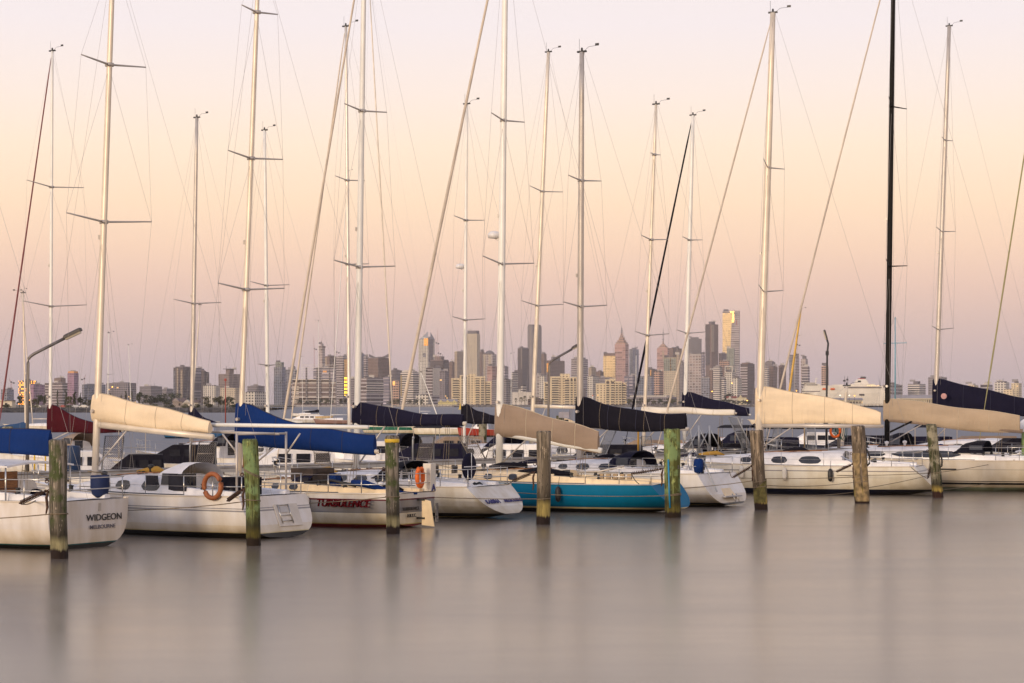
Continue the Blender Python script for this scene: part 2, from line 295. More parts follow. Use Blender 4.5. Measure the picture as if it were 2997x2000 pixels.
for i,(bx,by,tx,ty,wt,wb,k,lab) in enumerate(PILES):
    D=CAMZ*FPX/(by-HY); X=PX(bx,D); h=PZ(ty,D); pile_w.append((X,D,h,wt/2*D/FPX))
    o=empty('mooring_pile',(X,D,0)); tag(o,lab,'pile','mooring piles along the outer ends of the berths')
    mb=MB(); make_pile(mb,wt/2*D/FPX,wb/2*D/FPX,h,((PX(tx,D)-X)/h,0),seed=i)
    autosmooth(mb.build('timber_post',PM[k],o),60)
    r=wt/2*D/FPX; tl=(PX(tx,D)-X)/h
    def band(z,rr,mat,name,hh=.012,slope=0,n=24,turns=1,rad=.014):
        q=MB(); pts=[]
        for j in range(n*turns+1):
            a=2*math.pi*j/n; pts.append((tl*z+math.cos(a)*rr,math.sin(a)*rr,z+slope*math.cos(a)+hh*j/n*1.0))
        q.tube(pts,rad,6); return q.build(name,mat,o,True)
    if i==2:
        q=MB(); q.lathe((tl*(h-.12),0,h-.13),[(r*1.06,-.055),(r*1.075,-.03),(r*1.075,.03),(r*1.06,.055)],24); q.build('yellow_band',M['yellow'],o,True)
    if i==0: band(1.15,r*1.03,M['rope'],'rope_turn',.02)
    if i==1: band(2.0,r*1.06,M['rope'],'rope_turn',.04,-.12,turns=2); band(1.27,r*1.06,M['rope'],'rope_turn',.03,-.02)
    if i==2: band(1.13,r*1.04,M['rope'],'rope_turn',.03,-.01)
    if i==3: band(.83,r*1.04,M['rope'],'rope_turn',.03,.01)
    if i==4:
        band(.76,r*1.05,M['rope'],'rope_turn',.04,.02,turns=2)
        q=MB(); q.tube([(-r*.62,-r*.95,2.05),(-r*.52,-r*.99,1.0),(-r*.42,-r*1.0,.35)],.030,6); q.build('blue_pole',pmat('bright_blue_plastic',(.01,.22,.42),.4),o,True)
        text('number_mark','5',.16,M['txtgrey'],o,Matrix.Translation((r*.62,-r*.86,1.78))@Matrix.Rotation(R(35),4,'Z')@Matrix.Rotation(R(90),4,'X'))
    if i in(5,6,7):
        band(1.05,r*1.07,M['rope'],'rope_turn',.03,.03); 
        if i<7:band(.85,r*1.07,M['rope'],'rope_turn',.03,.02)
    if i==5:
        q=MB(); zz=[.28,.5,.75,.95]; rs=[]
        for jz,z in enumerate(zz):
            rs.append([Vector((tl*z+math.cos(a)*r*1.05*(1+.03*math.sin(5*a+z*9)),math.sin(a)*r*1.05*(1+.03*math.sin(4*a)),z+(.22*math.cos(a) if jz==3 else 0))) for a in [2*math.pi*j/20 for j in range(20)]])
        q.rings(rs,cap=(False,False)); q.build('wrapped_sleeve',pmat('olive_geotextile',(.13,.11,.03),.9,var=.4,scale=6,bump=.6),o,True)
    if i==6:
        q=MB(); zz=[.08,.3,.6,1.0,1.4,2.02]; rs=[]
        for jz,z in enumerate(zz):
            rs.append([Vector((tl*z+math.cos(a)*r*1.09*(1+.02*math.sin(5*a+z*4)),math.sin(a)*r*1.09,z)) for a in [2*math.pi*j/20 for j in range(20)]])
        q.rings(rs,cap=(False,False)); q.build('wrapped_sleeve',pmat('stained_wrap',(.27,.19,.09),.85,var=.5,scale=4,bump=.4),o,True)
    if i in(6,7):
        q=MB(); z0=2.2 if i==6 else 1.95; q.tube([(tl*z0+r*.95,-.08,z0),(tl*z0+r*1.25,-.1,z0-.12),(tl*z0+r*1.5,-.1,z0-.35),(tl*z0+r*1.45,-.1,z0-.6),(tl*z0+r*1.0,-.08,z0-.72)],.038,8); q.build('hose_loop',M['black'],o,True)
    if i==8:
        q=MB(); q.lathe((0,0,h),[(r*1.25,-.4),(r*1.3,-.36),(r*1.3,.02),(r*.7,.16),(.02,.22)],20); q.build('white_cap',M['white'],o,True)
    # iron eye bolts
    q=MB(); ez=min(h-.5,2.0)
    q.tube([(tl*ez-r*1.02-.05+.045*math.cos(a),-.02,ez+.045*math.sin(a)) for a in [2*math.pi*j/10 for j in range(11)]],.014,5); q.tube([(tl*ez-r*.9,-.02,ez),(tl*ez-r*1.1,-.02,ez)],.02,6)
    q.build('eye_bolt',M['rust'],o,True)

# ------------------------------------------------------------------ jetty behind the front berths
RD=Vector((.66,.75,0)).normalized(); ND=Vector((-.80,.60,0)).normalized()
J0=Vector((-11.7,53,0))+ND*16.2
JD=RD; JN=Vector((-JD.y,JD.x,0))
def on_jetty(px,off=0):
    k=(px-CX)/FPX; b=J0+JN*off
    t=(k*b.y-b.x)/(JD.x-k*JD.y); return b+JD*t
jang=math.atan2(JD.y,JD.x)
jt=empty('jetty',J0,jang); tag(jt,'low timber walkway jetty running behind the front row of yachts','jetty')
mb=MB(); random.seed(3)
for i in range(0,240): mb.box((-12+i*.42,0,1.58+random.uniform(-.006,.006)),(.40,1.7,.05))
M['jdeck']=pmat('weathered_deck_boards',(.24,.21,.18),.85,var=.25,scale=2)
mb.build('deck',M['jdeck'],jt)
for s in(-.80,.80): mb=MB(); mb.box((38,s,1.49),(101,.10,.13)); mb.build('edge_beam',pmat('pale_beam',(.50,.47,.43),.8,var=.12,scale=1),jt)
for i in range(0,26):
    for s in(-.55,.55): mb=MB(); mb.tube([(-11+i*4,s,-.8),(-11+i*4,s,1.40)],.13,8); mb.build('support_pile',M['jdeck'],jt)
# ------------------------------------------------------------------ boarding ladders on the jetty
def mesh_gate(px,yb,yt,wpx,lean,lab,posts=0,tint='mesh'):
    p=on_jetty(px,-.3); D=p.y; z0=1.62; z1=PZ(yt,D); w=wpx*D/FPX*1.05; h=z1-z0+.02
    o=empty('boarding_gate',(p.x,p.y,z0-.02),R(12)); tag(o,lab,'gate','mesh boarding gates along the jetty')
    def q(u,v): return Vector((u*w+lean*v*h,.0,v*h))
    f=MB(); f.tube([q(-.5,0),q(-.5,1),q(.5,1),q(.5,0),q(-.5,0)],.034,6); f.tube([q(-.5,.55),q(.5,.55)],.018,5); f.build('frame',M['galv'] if tint!='mesh' else M['mesh'],o,True)
    g=MB(); nc=9; nr=max(6,int(h/.07))
    for r in range(nr):
        for sgn in(1,):
            pts=[]
            for c in range(nc*2+1):
                u=-.5+c/(nc*2); v=(r+.5+sgn*.5*(1 if c%2 else -1)*.9)/nr; pts.append(q(u,max(0,min(1,v))))
            if sgn==1: g.tube(pts,.013,3,cap=False)
    g.build('expanded_mesh',M[tint],o)
    for k in range(posts):
        s=(-.75,.72)[k]; a=MB(); a.tube([(s*w,.06,0),(s*w,.06,h*.85),(s*w+.02,.06,h*.92)],.035,8); a.lathe((s*w+.02,.06,h*.9),[(.03,0),(.055,.02),(.05,.09),(.01,.12)],8); a.build('post',M['galv'],o,True)
GATES=[(325,1352,1276,52,.10,'rusty brown mesh gate on the jetty under the cream boom cover',0,'rust'),
 (595,1376,1294,48,.18,'pale mesh gate between two posts left of the green stained pile',2,'mesh'),
 (945,1350,1300,42,-.12,'mesh gate half hidden below the royal blue boom cover',0,'mesh'),
 (1240,1338,1278,40,.16,'mesh gate with two posts right of the yellow banded pile',2,'mesh'),
 (1400,1352,1277,42,-.55,'tall steeply leaning mesh gate behind the navy wheel cover',1,'mesh'),
 (1437,1330,1300,30,.3,'small mesh gate just right of the steeply leaning one',0,'mesh'),
 (1757,1315,1257,28,.45,'narrow right leaning mesh gate at the end of the taupe boom cover',1,'galv'),
 (1896,1314,1277,28,-.10,'squat mesh gate under the middle of the black boom cover',1,'galv'),
 (2017,1306,1260,26,-.14,'mesh gate just right of the pile with the blue pole',0,'galv'),
 (2192,1306,1222,26,-.5,'tall slanting mesh gate beside the foot of the cream covered mast',1,'galv'),
 (2262,1288,1233,22,.25,'dark slatted mesh gate right of the tall slanting one',1,'galv'),
 (2377,1290,1234,26,-.08,'upright silver mesh gate left of the dark lamp post',1,'galv')]
for g in GATES: mesh_gate(*g)
# trestle legs by the black boom
def trestle(px,lab):
    p=on_jetty(px,.1); D=p.y; o=empty('trestle',(p.x,p.y,1.60)); tag(o,lab,'trestle','A-shaped steel trestles on the jetty')
    h=PZ(1246,D)-1.60; a=MB(); a.tube([(0,0,0),(0,0,h)],.055,8); a.build('post',M['galv'],o,True)
    a=MB(); a.tube([(-.62,0,0),(0,0,h*.9)],.03,6); a.tube([(.62,.1,0),(0,0,h*.9)],.03,6); a.build('brace',M['galv'],o,True)
trestle(2046,'grey steel trestle post with braces, left one of the pair'); trestle(2077,'grey steel trestle post with braces, right one of the pair')
def jthing(name,px,yb,yt,r,mat,lab,cat,grp=None,top=None):
    p=on_jetty(px,.2); D=p.y; a=MB(); z1=PZ(yt,D); a.tube([(0,0,0),(0,0,z1-1.60)],r,8)
    if top: a.lathe((0,0,z1-1.60),[(r,0),(r*1.5,.02),(r*1.3,.12),(.01,.16)],10)
    o=a.build(name,mat,None,True,loc=(p.x,p.y,1.605)); tag(o,lab,cat,grp); return o
jthing('yellow_post',101,1352,1318,.03,M['yellow'],'thin yellow post on the jetty under the blue boom end, left of two','post','yellow jetty posts')
jthing('yellow_post',133,1352,1316,.03,M['yellow'],'thin yellow post on the jetty beside the first pile, right of two','post','yellow jetty posts')
jthing('yellow_post',1868,1312,1258,.045,M['cgold'],'ochre stained post beside the squat mesh gate','post','yellow jetty posts')
jthing('yellow_post',2355,1290,1243,.045,M['cgold'],'ochre stained post beside the upright silver mesh gate','post','yellow jetty posts')
jthing('jetty_bollard',2455,1285,1230,.09,M['jdeck'],'short timber bollard post with coiled hoses right of the dark lamp','post')
# service drum
p=on_jetty(209,.2); a=MB(); a.lathe((0,0,0),[(.30,0),(.32,.05),(.32,.85),(.29,.9),(.02,.92)],20); tag(a.build('water_drum',pmat('navy_blue_drum',(.006,.03,.09),.5),None,True,loc=(p.x,p.y,1.605)),'dark blue drum on the jetty just right of the nearest pile','drum')
# coiled hoses and ring buoy near dark lamp
for (px,py,mt,lab) in((2445,1262,'orange','bright orange ring buoy hanging near the dark lamp post'),):
    p=on_jetty(px,-.2); a=MB(); z=PZ(py,p.y)
    a.tube([(.26*math.cos(t),0,.32*math.sin(t)) for t in [2*math.pi*j/20 for j in range(21)]],.07,8); tag(a.build('ring_buoy',M[mt],None,True,loc=(p.x,p.y,z)),lab,'life ring')
a=MB(); p=on_jetty(2455,-.25)
for k in range(7):
    rr=.25+.05*k; a.tube([((-.25+.08*k)+rr*.35*math.cos(t),-.02*k,.55+rr*1.1*math.sin(t)) for t in [2*math.pi*j/16 for j in range(17)]],.02,5)
tag(a.build('coiled_hose',pmat('green_hose',(.01,.07,.05),.5),None,True,loc=(p.x,p.y,2.1)),'dark green hose hanging in coils right of the orange ring buoy','hose')
# ------------------------------------------------------------------ lamp posts on the jetty
def lamp_post(px,D,pts,r,head,mat,hmat,lab):
    o=empty('lamp_post',(PX(px,D),D,1.6)); tag(o,lab,'lamp post','lamp posts standing on the jetty')
    w=[P(a,b,D)-Vector((PX(px,D),D,1.6)) for a,b in pts]; w=[Vector((0,0,0))]+w
    a=MB(); a.tube(w,[r*1.25,r]+[r]*(len(w)-2),10); a.build('pole',mat,o,True)
    (hx,hy),(ex,ey),th,dep=head
    A=P(hx,hy,D)-Vector((PX(px,D),D,1.6)); B=P(ex,ey,D)-Vector((PX(px,D),D,1.6)); d=(B-A); Ln=d.length; d.normalize()
    up=Vector((-d.z,0,d.x)); 
    if up.z<0: up=-up
    s=Vector((0,1,0)); rs=[]
    for t,k in((0,.45),(.08,.9),(.2,1),(.92,1),(1,.75)):
        c=A+d*Ln*t; rs.append([c+s*dep*k*cs+up*th*k*sn for cs,sn in((-.5,-.1),(.5,-.1),(.5,.3),(.3,.55),(-.3,.55),(-.5,.3))])
    h=MB(); h.rings(rs); hh=h.build('lamp_head',hmat,o)
    g=MB(); rs=[]
    for t in(.1,.9):
        c=A+d*Ln*t; rs.append([c+s*dep*.42*cs+up*th*sn for cs,sn in((-1,-.12),(1,-.12),(.8,-.42),(-.8,-.42))])
    g.rings(rs); g.build('diffuser',pmat('milky_diffuser',(.5,.44,.34),.4),hh)
    return o
M['lgrey']=pmat('galvanised_lamp_pole',(.17,.15,.14),.5,metal=.3,var=.1); M['ldark']=pmat('dark_lamp_paint',(.03,.03,.035),.5,var=.1); M['lhead']=pmat('bronze_lamp_head',(.07,.06,.055),.5,var=.1)
pl=on_jetty(80,.3).y; lamp_post(80,pl,[(80,1200),(82,1062),(84,1050),(90,1043),(100,1036),(190,990)],.055,((186,992),(240,966),.20,.28),M['lgrey'],M['lhead'],'grey street lamp with long slanted arm standing at the far left')
pl=on_jetty(1605,.3).y; lamp_post(1605,pl,[(1605,1200),(1608,1068),(1611,1060),(1618,1054),(1675,1022)],.055,((1673,1022),(1706,1004),.17,.26),M['lgrey'],M['lhead'],'grey street lamp with slanted arm in front of the cream apartment blocks')
pl=on_jetty(2419,.3).y
lp=lamp_post(2419,pl,[(2419,1200),(2421,1035),(2424,1006),(2421,996)],.055,((2420,997),(2411,966),.14,.16),M['ldark'],M['lhead'],'black street lamp seen end-on beside the yellow mast')
a=MB(); w=P(2421,1034,pl)-lp.location; a.box(w,(.16,.14,.22)); w=P(2417,1245,pl)-lp.location; a.box(w,(.22,.18,.26)); a.build('switch_box',M['ldark'],lp)
# ------------------------------------------------------------------ yachts
def clamp(x,a,b): return max(a,min(b,x))
class Yacht: pass
def yacht(lab,stern,D,mast_px,bow_px,ang=148,B=3.3,F=1.05,Fb=1.35,hull=None,deckm='white',topsides=None,rake=.35,tw=.72,
          mast=None,boom=None,cover=None,spr=(),spar='alu',mr=.085,furl='csail',furlr=.055,cabin=(.34,.72,.48),cabm='white',win=3,
          lod=2,group='yachts moored side by side in the front row',wheel=None,dodger=None,rail=True,jib=True,radar=None,stripe=None,winr=None,hatch=True,z_h=None,name='sailing_yacht',ladder=False,kst=.16,full=(2.6,1.9),keel_dark=True,backstay=True,winch=True):
    S=Vector((PX(stern,D),D,0)); a=R(ang); u=Vector((math.cos(a),math.sin(a),0))
    def ax(px):
        k=(px-CX)/FPX; return (k*S.y-S.x)/(u.x-k*u.y)
    L_=ax(bow_px); xm=ax(mast_px); Dm=S.y+u.y*xm
    o=empty(name,S,a); tag(o,lab,'yacht',group)
    n=22 if lod else 12
    def f(t):
        if t<.42: return tw+(1-tw)*math.sin(math.pi/2*t/.42)
        return max(0.0,1-((t-.42)/.58)**2.1)
    def bm(t): return B/2*f(t)
    def sh(t): return F+(Fb-F)*t**2-.05*math.sin(math.pi*t)
    def kl(t):
        k=-.42*math.sin(math.pi*clamp((t-.02)/.9,0,1))**.8
        if t<.2: k+= kst*(1-t/.2)**1.5
        if t>.92: k+=(sh(t)-.02)*((t-.92)/.08)**1.4
        return k
    ts=[0,.015,.04,.08]+[.12+.88*i/n for i in range(n+1)]
    NL=11; rs=[]
    for t in ts:
        b=max(bm(t),.012); s=sh(t); k=kl(t); side=[]
        for j in range(NL):
            h=(j/(NL-1)); 
            z=k+(s-k)*h**1.35; hh=h**1.35
            y=b*(1-(1-hh)**full[0])**(1/full[1]) if hh>0 else 0
            # slight flare forward
            x=t*L_-rake*(1-hh)*max(0,1-t/.1)-.25*(1-hh)*(1 if t>.9 else 0)*((t-.9)/.1 if t>.9 else 0)*L_/12
            side.append((x,y,z))
        rs.append([(x,-y,z) for x,y,z in side[::-1]]+side[1:])
    mb=MB(); mb.rings(rs,close=False,cap=(True,False))
    h_=autosmooth(mb.build('hull',hull,o),35)
    # deck with camber
    mb=MB(); dr=[]
    for t in ts:
        b=max(bm(t)-.02,.01); s=sh(t)-.015; dr.append([(t*L_,y*b,s+.05*(1-y*y)) for y in(-1,-.5,0,.5,1)])
    mb.rings(dr,close=False,cap=(False,False)); dk=autosmooth(mb.build('deck',M[deckm],o),30)
    mb=MB()
    for s in(1,-1): mb.tube([(t*L_,s*bm(t),sh(t)+.02) for t in ts],.025,5)
    mb.build('toe_rail',M['alutan'] if topsides is None else topsides,o,True)
    # cabin trunk
    c0,c1,ch=cabin; x0=c0*L_; x1=c1*L_
    def cp(q,s,off=0):   # q along 0..1, s 0..1 port side profile from deck edge to centreline
        t=c0+(c1-c0)*q; w=bm(t)*.66*(1-.25*q**2)+off; hq=ch*(1-.75*q**2.2)*(1 if q>.02 else .97)
        pr=[(1.0,0),(.97,.35),(.92,.72),(.80,.93),(.5,1.02),(0,1.06)]
        v=s*(len(pr)-1); i=min(int(v),len(pr)-2); g=v-i
        y=pr[i][0]*(1-g)+pr[i+1][0]*g; z=pr[i][1]*(1-g)+pr[i+1][1]*g
        return Vector((x0+(x1-x0)*q,w*y,sh(t)+.01+hq*z))
    if ch>0:
        mb=MB(); cr=[]
        for i in range(11):
            q=i/10; side=[cp(q,j/10) for j in range(11)]
            cr.append(side+[Vector((p.x,-p.y,p.z)) for p in side[-2::-1]])
        mb.rings(cr,close=False,cap=(True,True)); cb=autosmooth(mb.build('cabin',M[cabm],o),40)
        if lod:
            wl=winr or [(.10+.72*i/win,.10+.72*i/win+.72/win*.62) for i in range(win)]
            for (qa,qb) in wl:
                for sd in ((1,-1) if lod>1 else (1,)):
                    mb=MB(); K=8; lo=[];hi=[]
                    for k in range(K+1):
                        g=k/K; e=.15*math.sin(math.pi*clamp(g,0,1))**.22
                        q=qa+(qb-qa)*g
                        lo.append(cp(q,.21-e*.75,.012)); hi.append(cp(q,.25+e*1.0,.012))
                    vs=[(p.x,p.y*sd,p.z) for p in lo]+[(p.x,p.y*sd,p.z) for p in hi]
                    mb.add(vs,[(k,k+1,K+2+k,K+1+k) for k in range(K)]); mb.build('cabin_window',M['glass'],cb)
            if hatch:
                p=cp(.72,1); mb=MB(); mb.box((p.x,0,p.z+.03),(.5,.5,.06)); mb.build('hatch',M['glass'],cb)
            p=cp(.0,1); mb=MB(); mb.box((p.x-.012,0,p.z-ch*.45),(.03,.62,ch*.85)); mb.build('companionway',M['glass'] if cabm!='teakdoor' else M['teak'],cb)
            mb=MB()
            for s in(1,-1): mb.tube([cp(q,.78)*1 if s==1 else Vector((cp(q,.78).x,-cp(q,.78).y,cp(q,.78).z)) for q in(.15,.3,.45,.6)],.018,5)
            for v in range(len(mb.v)): x,y,z=mb.v[v]; mb.v[v]=(x,y,z+.045)
            mb.build('grab_rail',M['teak'],cb,True)
    if lod>1:
        # cockpit coamings, seats and helm
        mb=MB(); 
        for s in(1,-1):
            rs=[]
            for g in range(9):
                x=.25+(x0-.25)*g/8; t=x/L_; w=bm(t)*.62; hh=.12+.16*g/8
                rs.append([(x,s*(w+.12),sh(t)+.02),(x,s*(w+.08),sh(t)+hh),(x,s*(w-.02),sh(t)+hh+.02),(x,s*(w-.10),sh(t)+hh-.02),(x,s*(w-.12),sh(t)+.02)])
            mb.rings(rs,close=False,cap=(True,True))
        autosmooth(mb.build('coaming',M[cabm],o),50)
        if winch:
            for (xx) in(x0*.55,x0*.82):
                for s in(1,-1):
                    t=xx/L_; zz=sh(t)+.12+.16*xx/x0; mb=MB(); mb.lathe((xx,s*bm(t)*.62,zz-.02),[(.085,0),(.09,.03),(.06,.07),(.06,.13),(.085,.17),(.03,.19)],12); mb.build('winch',M['black'],o,True)
        rc=random.Random(int(stern)); 
        for q_ in range(3):
            x=L_*(.30+.16*q_)+rc.uniform(-.4,.4); t=x/L_; yy=bm(t)+.02; zz=sh(t)
            mb=MB(); mb.lathe((x,yy+.08,zz-.62),[(.02,-.02),(.09,.04),(.11,.15),(.11,.42),(.07,.52),(.02,.56)],10); mb.tube([(x,yy+.08,zz-.08),(x,yy-.05,zz+.28)],.008,4)
            if rc.random()<.7: mb.build('fender',M[rc.choice(['cblue','cwhite','black'])],o,True)
        for q_ in range(9):
            x=rc.uniform(.08,.80)*L_; t=x/L_; side=rc.choice((1,-1,1)); incab=c0<t<c1
            if incab: p=cp((t-c0)/(c1-c0),.86); p=Vector((x,p.y*side*rc.uniform(.4,1),p.z+.02))
            else: p=Vector((x,side*bm(t)*rc.uniform(.25,.6),sh(t)+.06))
            k_=rc.randrange(4); mb=MB()
            if k_==0:
                for w_ in range(3): mb.tube([p+Vector((math.cos(a_)*(.17-.03*w_),math.sin(a_)*(.17-.03*w_),.02*w_+.02*math.sin(3*a_))) for a_ in [2*math.pi*j/12 for j in range(13)]],.018,5)
                mb.build('rope_coil',M[rc.choice(['rope','cblue','black'])],o,True)
            elif k_==1: mb.lathe(p,[(.05,0),(.06,.12),(.10,.16),(.10,.24),(.02,.27)],10); mb.build('cowl_vent',M[rc.choice(['black','white'])],o,True)
            elif k_==2: mb.tube([p,p+Vector((.35,.04,.10)),p+Vector((.8,-.03,.06)),p+Vector((1.2,.05,.02))],[.03,.10,.09,.03],7); mb.build('stowed_bag',M[rc.choice(['cnavy','cblack','cgold','cblack'])],o,True)
            else: mb.lathe(p,[(.07,0),(.08,.03),(.05,.06),(.05,.12),(.07,.15),(.02,.17)],10); mb.build('deck_winch',M['black'],o,True)
        for s_ in(1,-1):
            mb=MB(); mb.tube([(x_,s_*bm(x_/L_)*.86,sh(x_/L_)+.04) for x_ in [L_*(.22+.05*k_) for k_ in range(9)]],.02,4); mb.build('genoa_track',M['black'],o)
    if rail and lod:
        mb=MB(); zt=.62
        t_=.02; pts=[]
        for s in(1,):
            ring=[(x0*.62,1),(x0*.3,1),(.12,1),(.02,.8),(.02,-.8),(.12,-1),(x0*.3,-1),(x0*.62,-1)]
            for zz in(zt,zt*.5):
                mb.tube([(x,y*(bm(x/L_)-.06),sh(x/L_)+zz) for x,y in ring],.016,6)
            for x,y in((x0*.62,1),(x0*.3,1),(.06,.92),(.06,-.92),(x0*.3,-1),(x0*.62,-1)):
                mb.tube([(x,y*(bm(x/L_)-.06),sh(x/L_)),(x,y*(bm(x/L_)-.06),sh(x/L_)+zt)],.016,6)
        mb.build('stern_rail',M['steel'],o,True)
        xs=[x0*.62+(L_*.93-x0*.62)*i/5 for i in range(6)]
        for x in xs[1:]:
            for s in(1,-1): mb=MB(); mb.tube([(x,s*(bm(x/L_)-.05),sh(x/L_)),(x,s*(bm(x/L_)-.05),sh(x/L_)+zt)],.013,5); mb.build('stanchion',M['steel'],o,True)
        mb=MB()
        for s in(1,-1):
            for zz in(zt,zt*.5): mb.tube([(x,s*(bm(x/L_)-.05),sh(x/L_)+zz-.0) for x in xs],.005,4)
        mb.build('lifeline',M['wire'],o)
        mb=MB(); xb=L_*.93
        for zz in(zt,zt*.55): mb.tube([(xb,(bm(.93)-.05),sh(.93)+zz),(L_*.985,.12,sh(1)+zz+.04),(L_*1.0,0,sh(1)+zz+.04),(L_*.985,-.12,sh(1)+zz+.04),(xb,-(bm(.93)-.05),sh(.93)+zz)],.016,6)
        for s in(1,-1): mb.tube([(L_*.975,s*.08,sh(1)-.05),(L_*.985,s*.12,sh(1)+zt+.04)],.016,6)
        mb.build('bow_rail',M['steel'],o,True)
    # ---- rig
    zd=sh(xm/L_)+ (ch*.6 if c0*L_<xm<c1*L_ else 0)
    res=Yacht(); res.o=o; res.L=L_; res.xm=xm; res.sh=sh; res.bm=bm; res.S=S; res.u=u; res.x0=x0; res.cp=cp; res.Dm=Dm
    Minv=(Matrix.Translation(S)@Matrix.Rotation(a,4,'Z')).inverted(); res.Minv=Minv
    W=lambda px,py,Dd: Minv@P(px,py,Dd)
    if mast:
        (tpx,tpy)=mast; T=W(tpx,tpy,Dm); base=Vector((xm,0,zd-.1))
        # straight line through the pixel axis at boom height
        bp=W(mast_px,1235 if boom is None else boom[0],Dm)
        d=(T-bp).normalized(); base=bp+d*((zd-.1-bp.z)/d.z)
        H=T.z
        mb=MB(); K=9; mb.tube([base+(T-base)*i/K for i in range(K+1)],[mr*(1-.28*(i/K)**2.5) for i in range(K+1)],12,flat=.8)
        ms=mb.build('mast',M[spar],o,True)
        def at(z): return base+(T-base)*((z-base.z)/(T.z-base.z))
        # masthead gear
        mb=MB(); mb.box(T+Vector((0,0,.02)),(.42,.10,.07)); mb.tube([T+Vector((.12,0,0)),T+Vector((.12,0,.55))],.008,4); mb.tube([T+Vector((-.12,.05,0)),T+Vector((-.35,.05,.18)),T+Vector((-.75,.05,.2))],.008,4)
        mb.box(T+Vector((-.75,.05,.24)),(.18,.01,.10)); mb.lathe(T+Vector((0,0,.05)),[(.04,0),(.05,.05),(.04,.12),(.01,.14)],8)
        mb.build('masthead_gear',M['ldark'],ms)
        for zf,nm in((.46,'steaming_light'),(.13,'mast_winch')):
            c=base+(T-base)*zf; mb=MB()
            if nm=='mast_winch': mb.tube([c+Vector((0,mr,0)),c+Vector((0,mr+.14,0))],.06,8)
            else: mb.box(c+Vector((mr+.03,0,0)),(.08,.09,.14))
            mb.build(nm,M['alugrey'],ms)
        tips=[]
        for (py,hw) in spr:
            z=PZ(py,Dm); c=at(z); hl=clamp(hw*Dm/FPX/(abs(math.sin(a))*1.1),.5,2.5)
            mb=MB()
            for s in(1,-1):
                tp=c+Vector((-.14*hl,s*hl,.07*hl)); mb.tube([c,c+(tp-c)*.5,tp],[.038,.032,.022],6,flat=.6); tips.append((z,s,tp))
            mb.box(c,(.2,.2,.12)); mb.build('spreader',M['alugrey'] if spar!='bspar' else M['bspar'],ms,True)
        if radar:
            z=PZ(radar,Dm); c=at(z)+Vector((.34,0,0)); mb=MB(); mb.lathe(c,[(.05,-.13),(.22,-.11),(.25,-.02),(.24,.06),(.15,.14),(.02,.16)],16); mb.tube([c+Vector((-.34,0,-.3)),c+Vector((-.05,0,-.13))],.03,6); mb.build('radar_dome',M['white'],ms,True)
        # rigging
        rw=.005
        mb=MB(); chb=xm-.15; 
        for s in(1,-1):
            chp=Vector((chb,s*(bm(xm/L_)-.08),sh(xm/L_)))
            pts=[chp]+[tp for z,ss,tp in sorted(tips,key=lambda k:k[0]) if ss==s]+[T+Vector((0,0,-.15))]
            mb.tube(pts,rw,4,cap=False)
            if tips:
                zz=sorted(set(z for z,_,_ in tips)); mb.tube([chp+Vector((-.35,0,0)),at(zz[0]-.15)],rw,4,cap=False)
                mb.tube([chp+Vector((.35,0,0)),at(zz[0]-.15)],rw,4,cap=False)
                for i_ in range(len(zz)-1):
                    tp=[tp for z,ss,tp in tips if ss==s and z==zz[i_]][0]; mb.tube([tp,at(zz[i_+1]-.1)],rw,4,cap=False)
        if backstay: mb.tube([Vector((.05,0,sh(0))),T+Vector((-.1,0,0))],rw,4,cap=False)
        if lod: mb.tube([at(PZ(0,Dm) if T.z>PZ(0,Dm) else T.z-.3)+Vector((-.12,.03,0)),Vector((xm-.25,.15,zd+.2))],rw,4,cap=False)
        mb.build('rigging_wires',M['wire'],o)
        bw=Vector((L_*.985,0,sh(1)+.05))
        if jib:
            top=T+(at(T.z*.0+T.z-.8)-T)*.0+Vector((.08,0,-.35)); a0=bw; n_=14
            mb=MB(); mb.tube([a0+(top-a0)*(i/n_) for i in range(n_+1)],[.02,.02]+[furlr*(1-.45*i/n_)*(1+.06*math.sin(i*2.3)) for i in range(1,n_-1)]+[.02],8); mb.build('furled_headsail',M[furl],o,True)
            mb=MB(); mb.lathe(a0+Vector((-.02,0,.28)),[(.02,0),(.12,.02),(.12,.05),(.06,.07),(.06,.13),(.12,.15),(.12,.18),(.02,.2)],12); mb.build('furling_drum',M['black'],o,True)
        else:
            mb=MB(); mb.tube([bw,T],rw,4,cap=False); mb.build('forestay',M['wire'],o)
        if boom:
            y0,epx,y1=boom[:3]; br=boom[3] if len(boom)>3 else .075
            bspar=M[boom[4]] if len(boom)>4 else M[spar]
            xe=ax(epx); E=W(epx,y1,S.y+u.y*xe); bz=PZ(y0,Dm); A0=at(bz)+Vector((-.08,0,0)); E=Vector((xe,0,E.z))
            mb=MB(); mb.tube([A0,A0+(E-A0)*.5,E+(E-A0).normalized()*.12],[br,br,br*.9],10,flat=.8)
            bo=mb.build('boom',bspar,o,True)
            if lod:
                mb=MB(); mb.tube([at(zd+.35)+Vector((-.1,0,0)),A0+(E-A0)*.28],.03,6); mb.build('vang',M['alugrey'],bo,True)
                mb=MB(); q=A0+(E-A0)*.86; 
                for dx in(-.05,.02,.09): mb.tube([q+Vector((dx,0,0)),Vector((max(.6,q.x+.1)+dx*2,0,sh(.1)+.25))],.009,4)
                mb.build('mainsheet',M['rope'],bo)
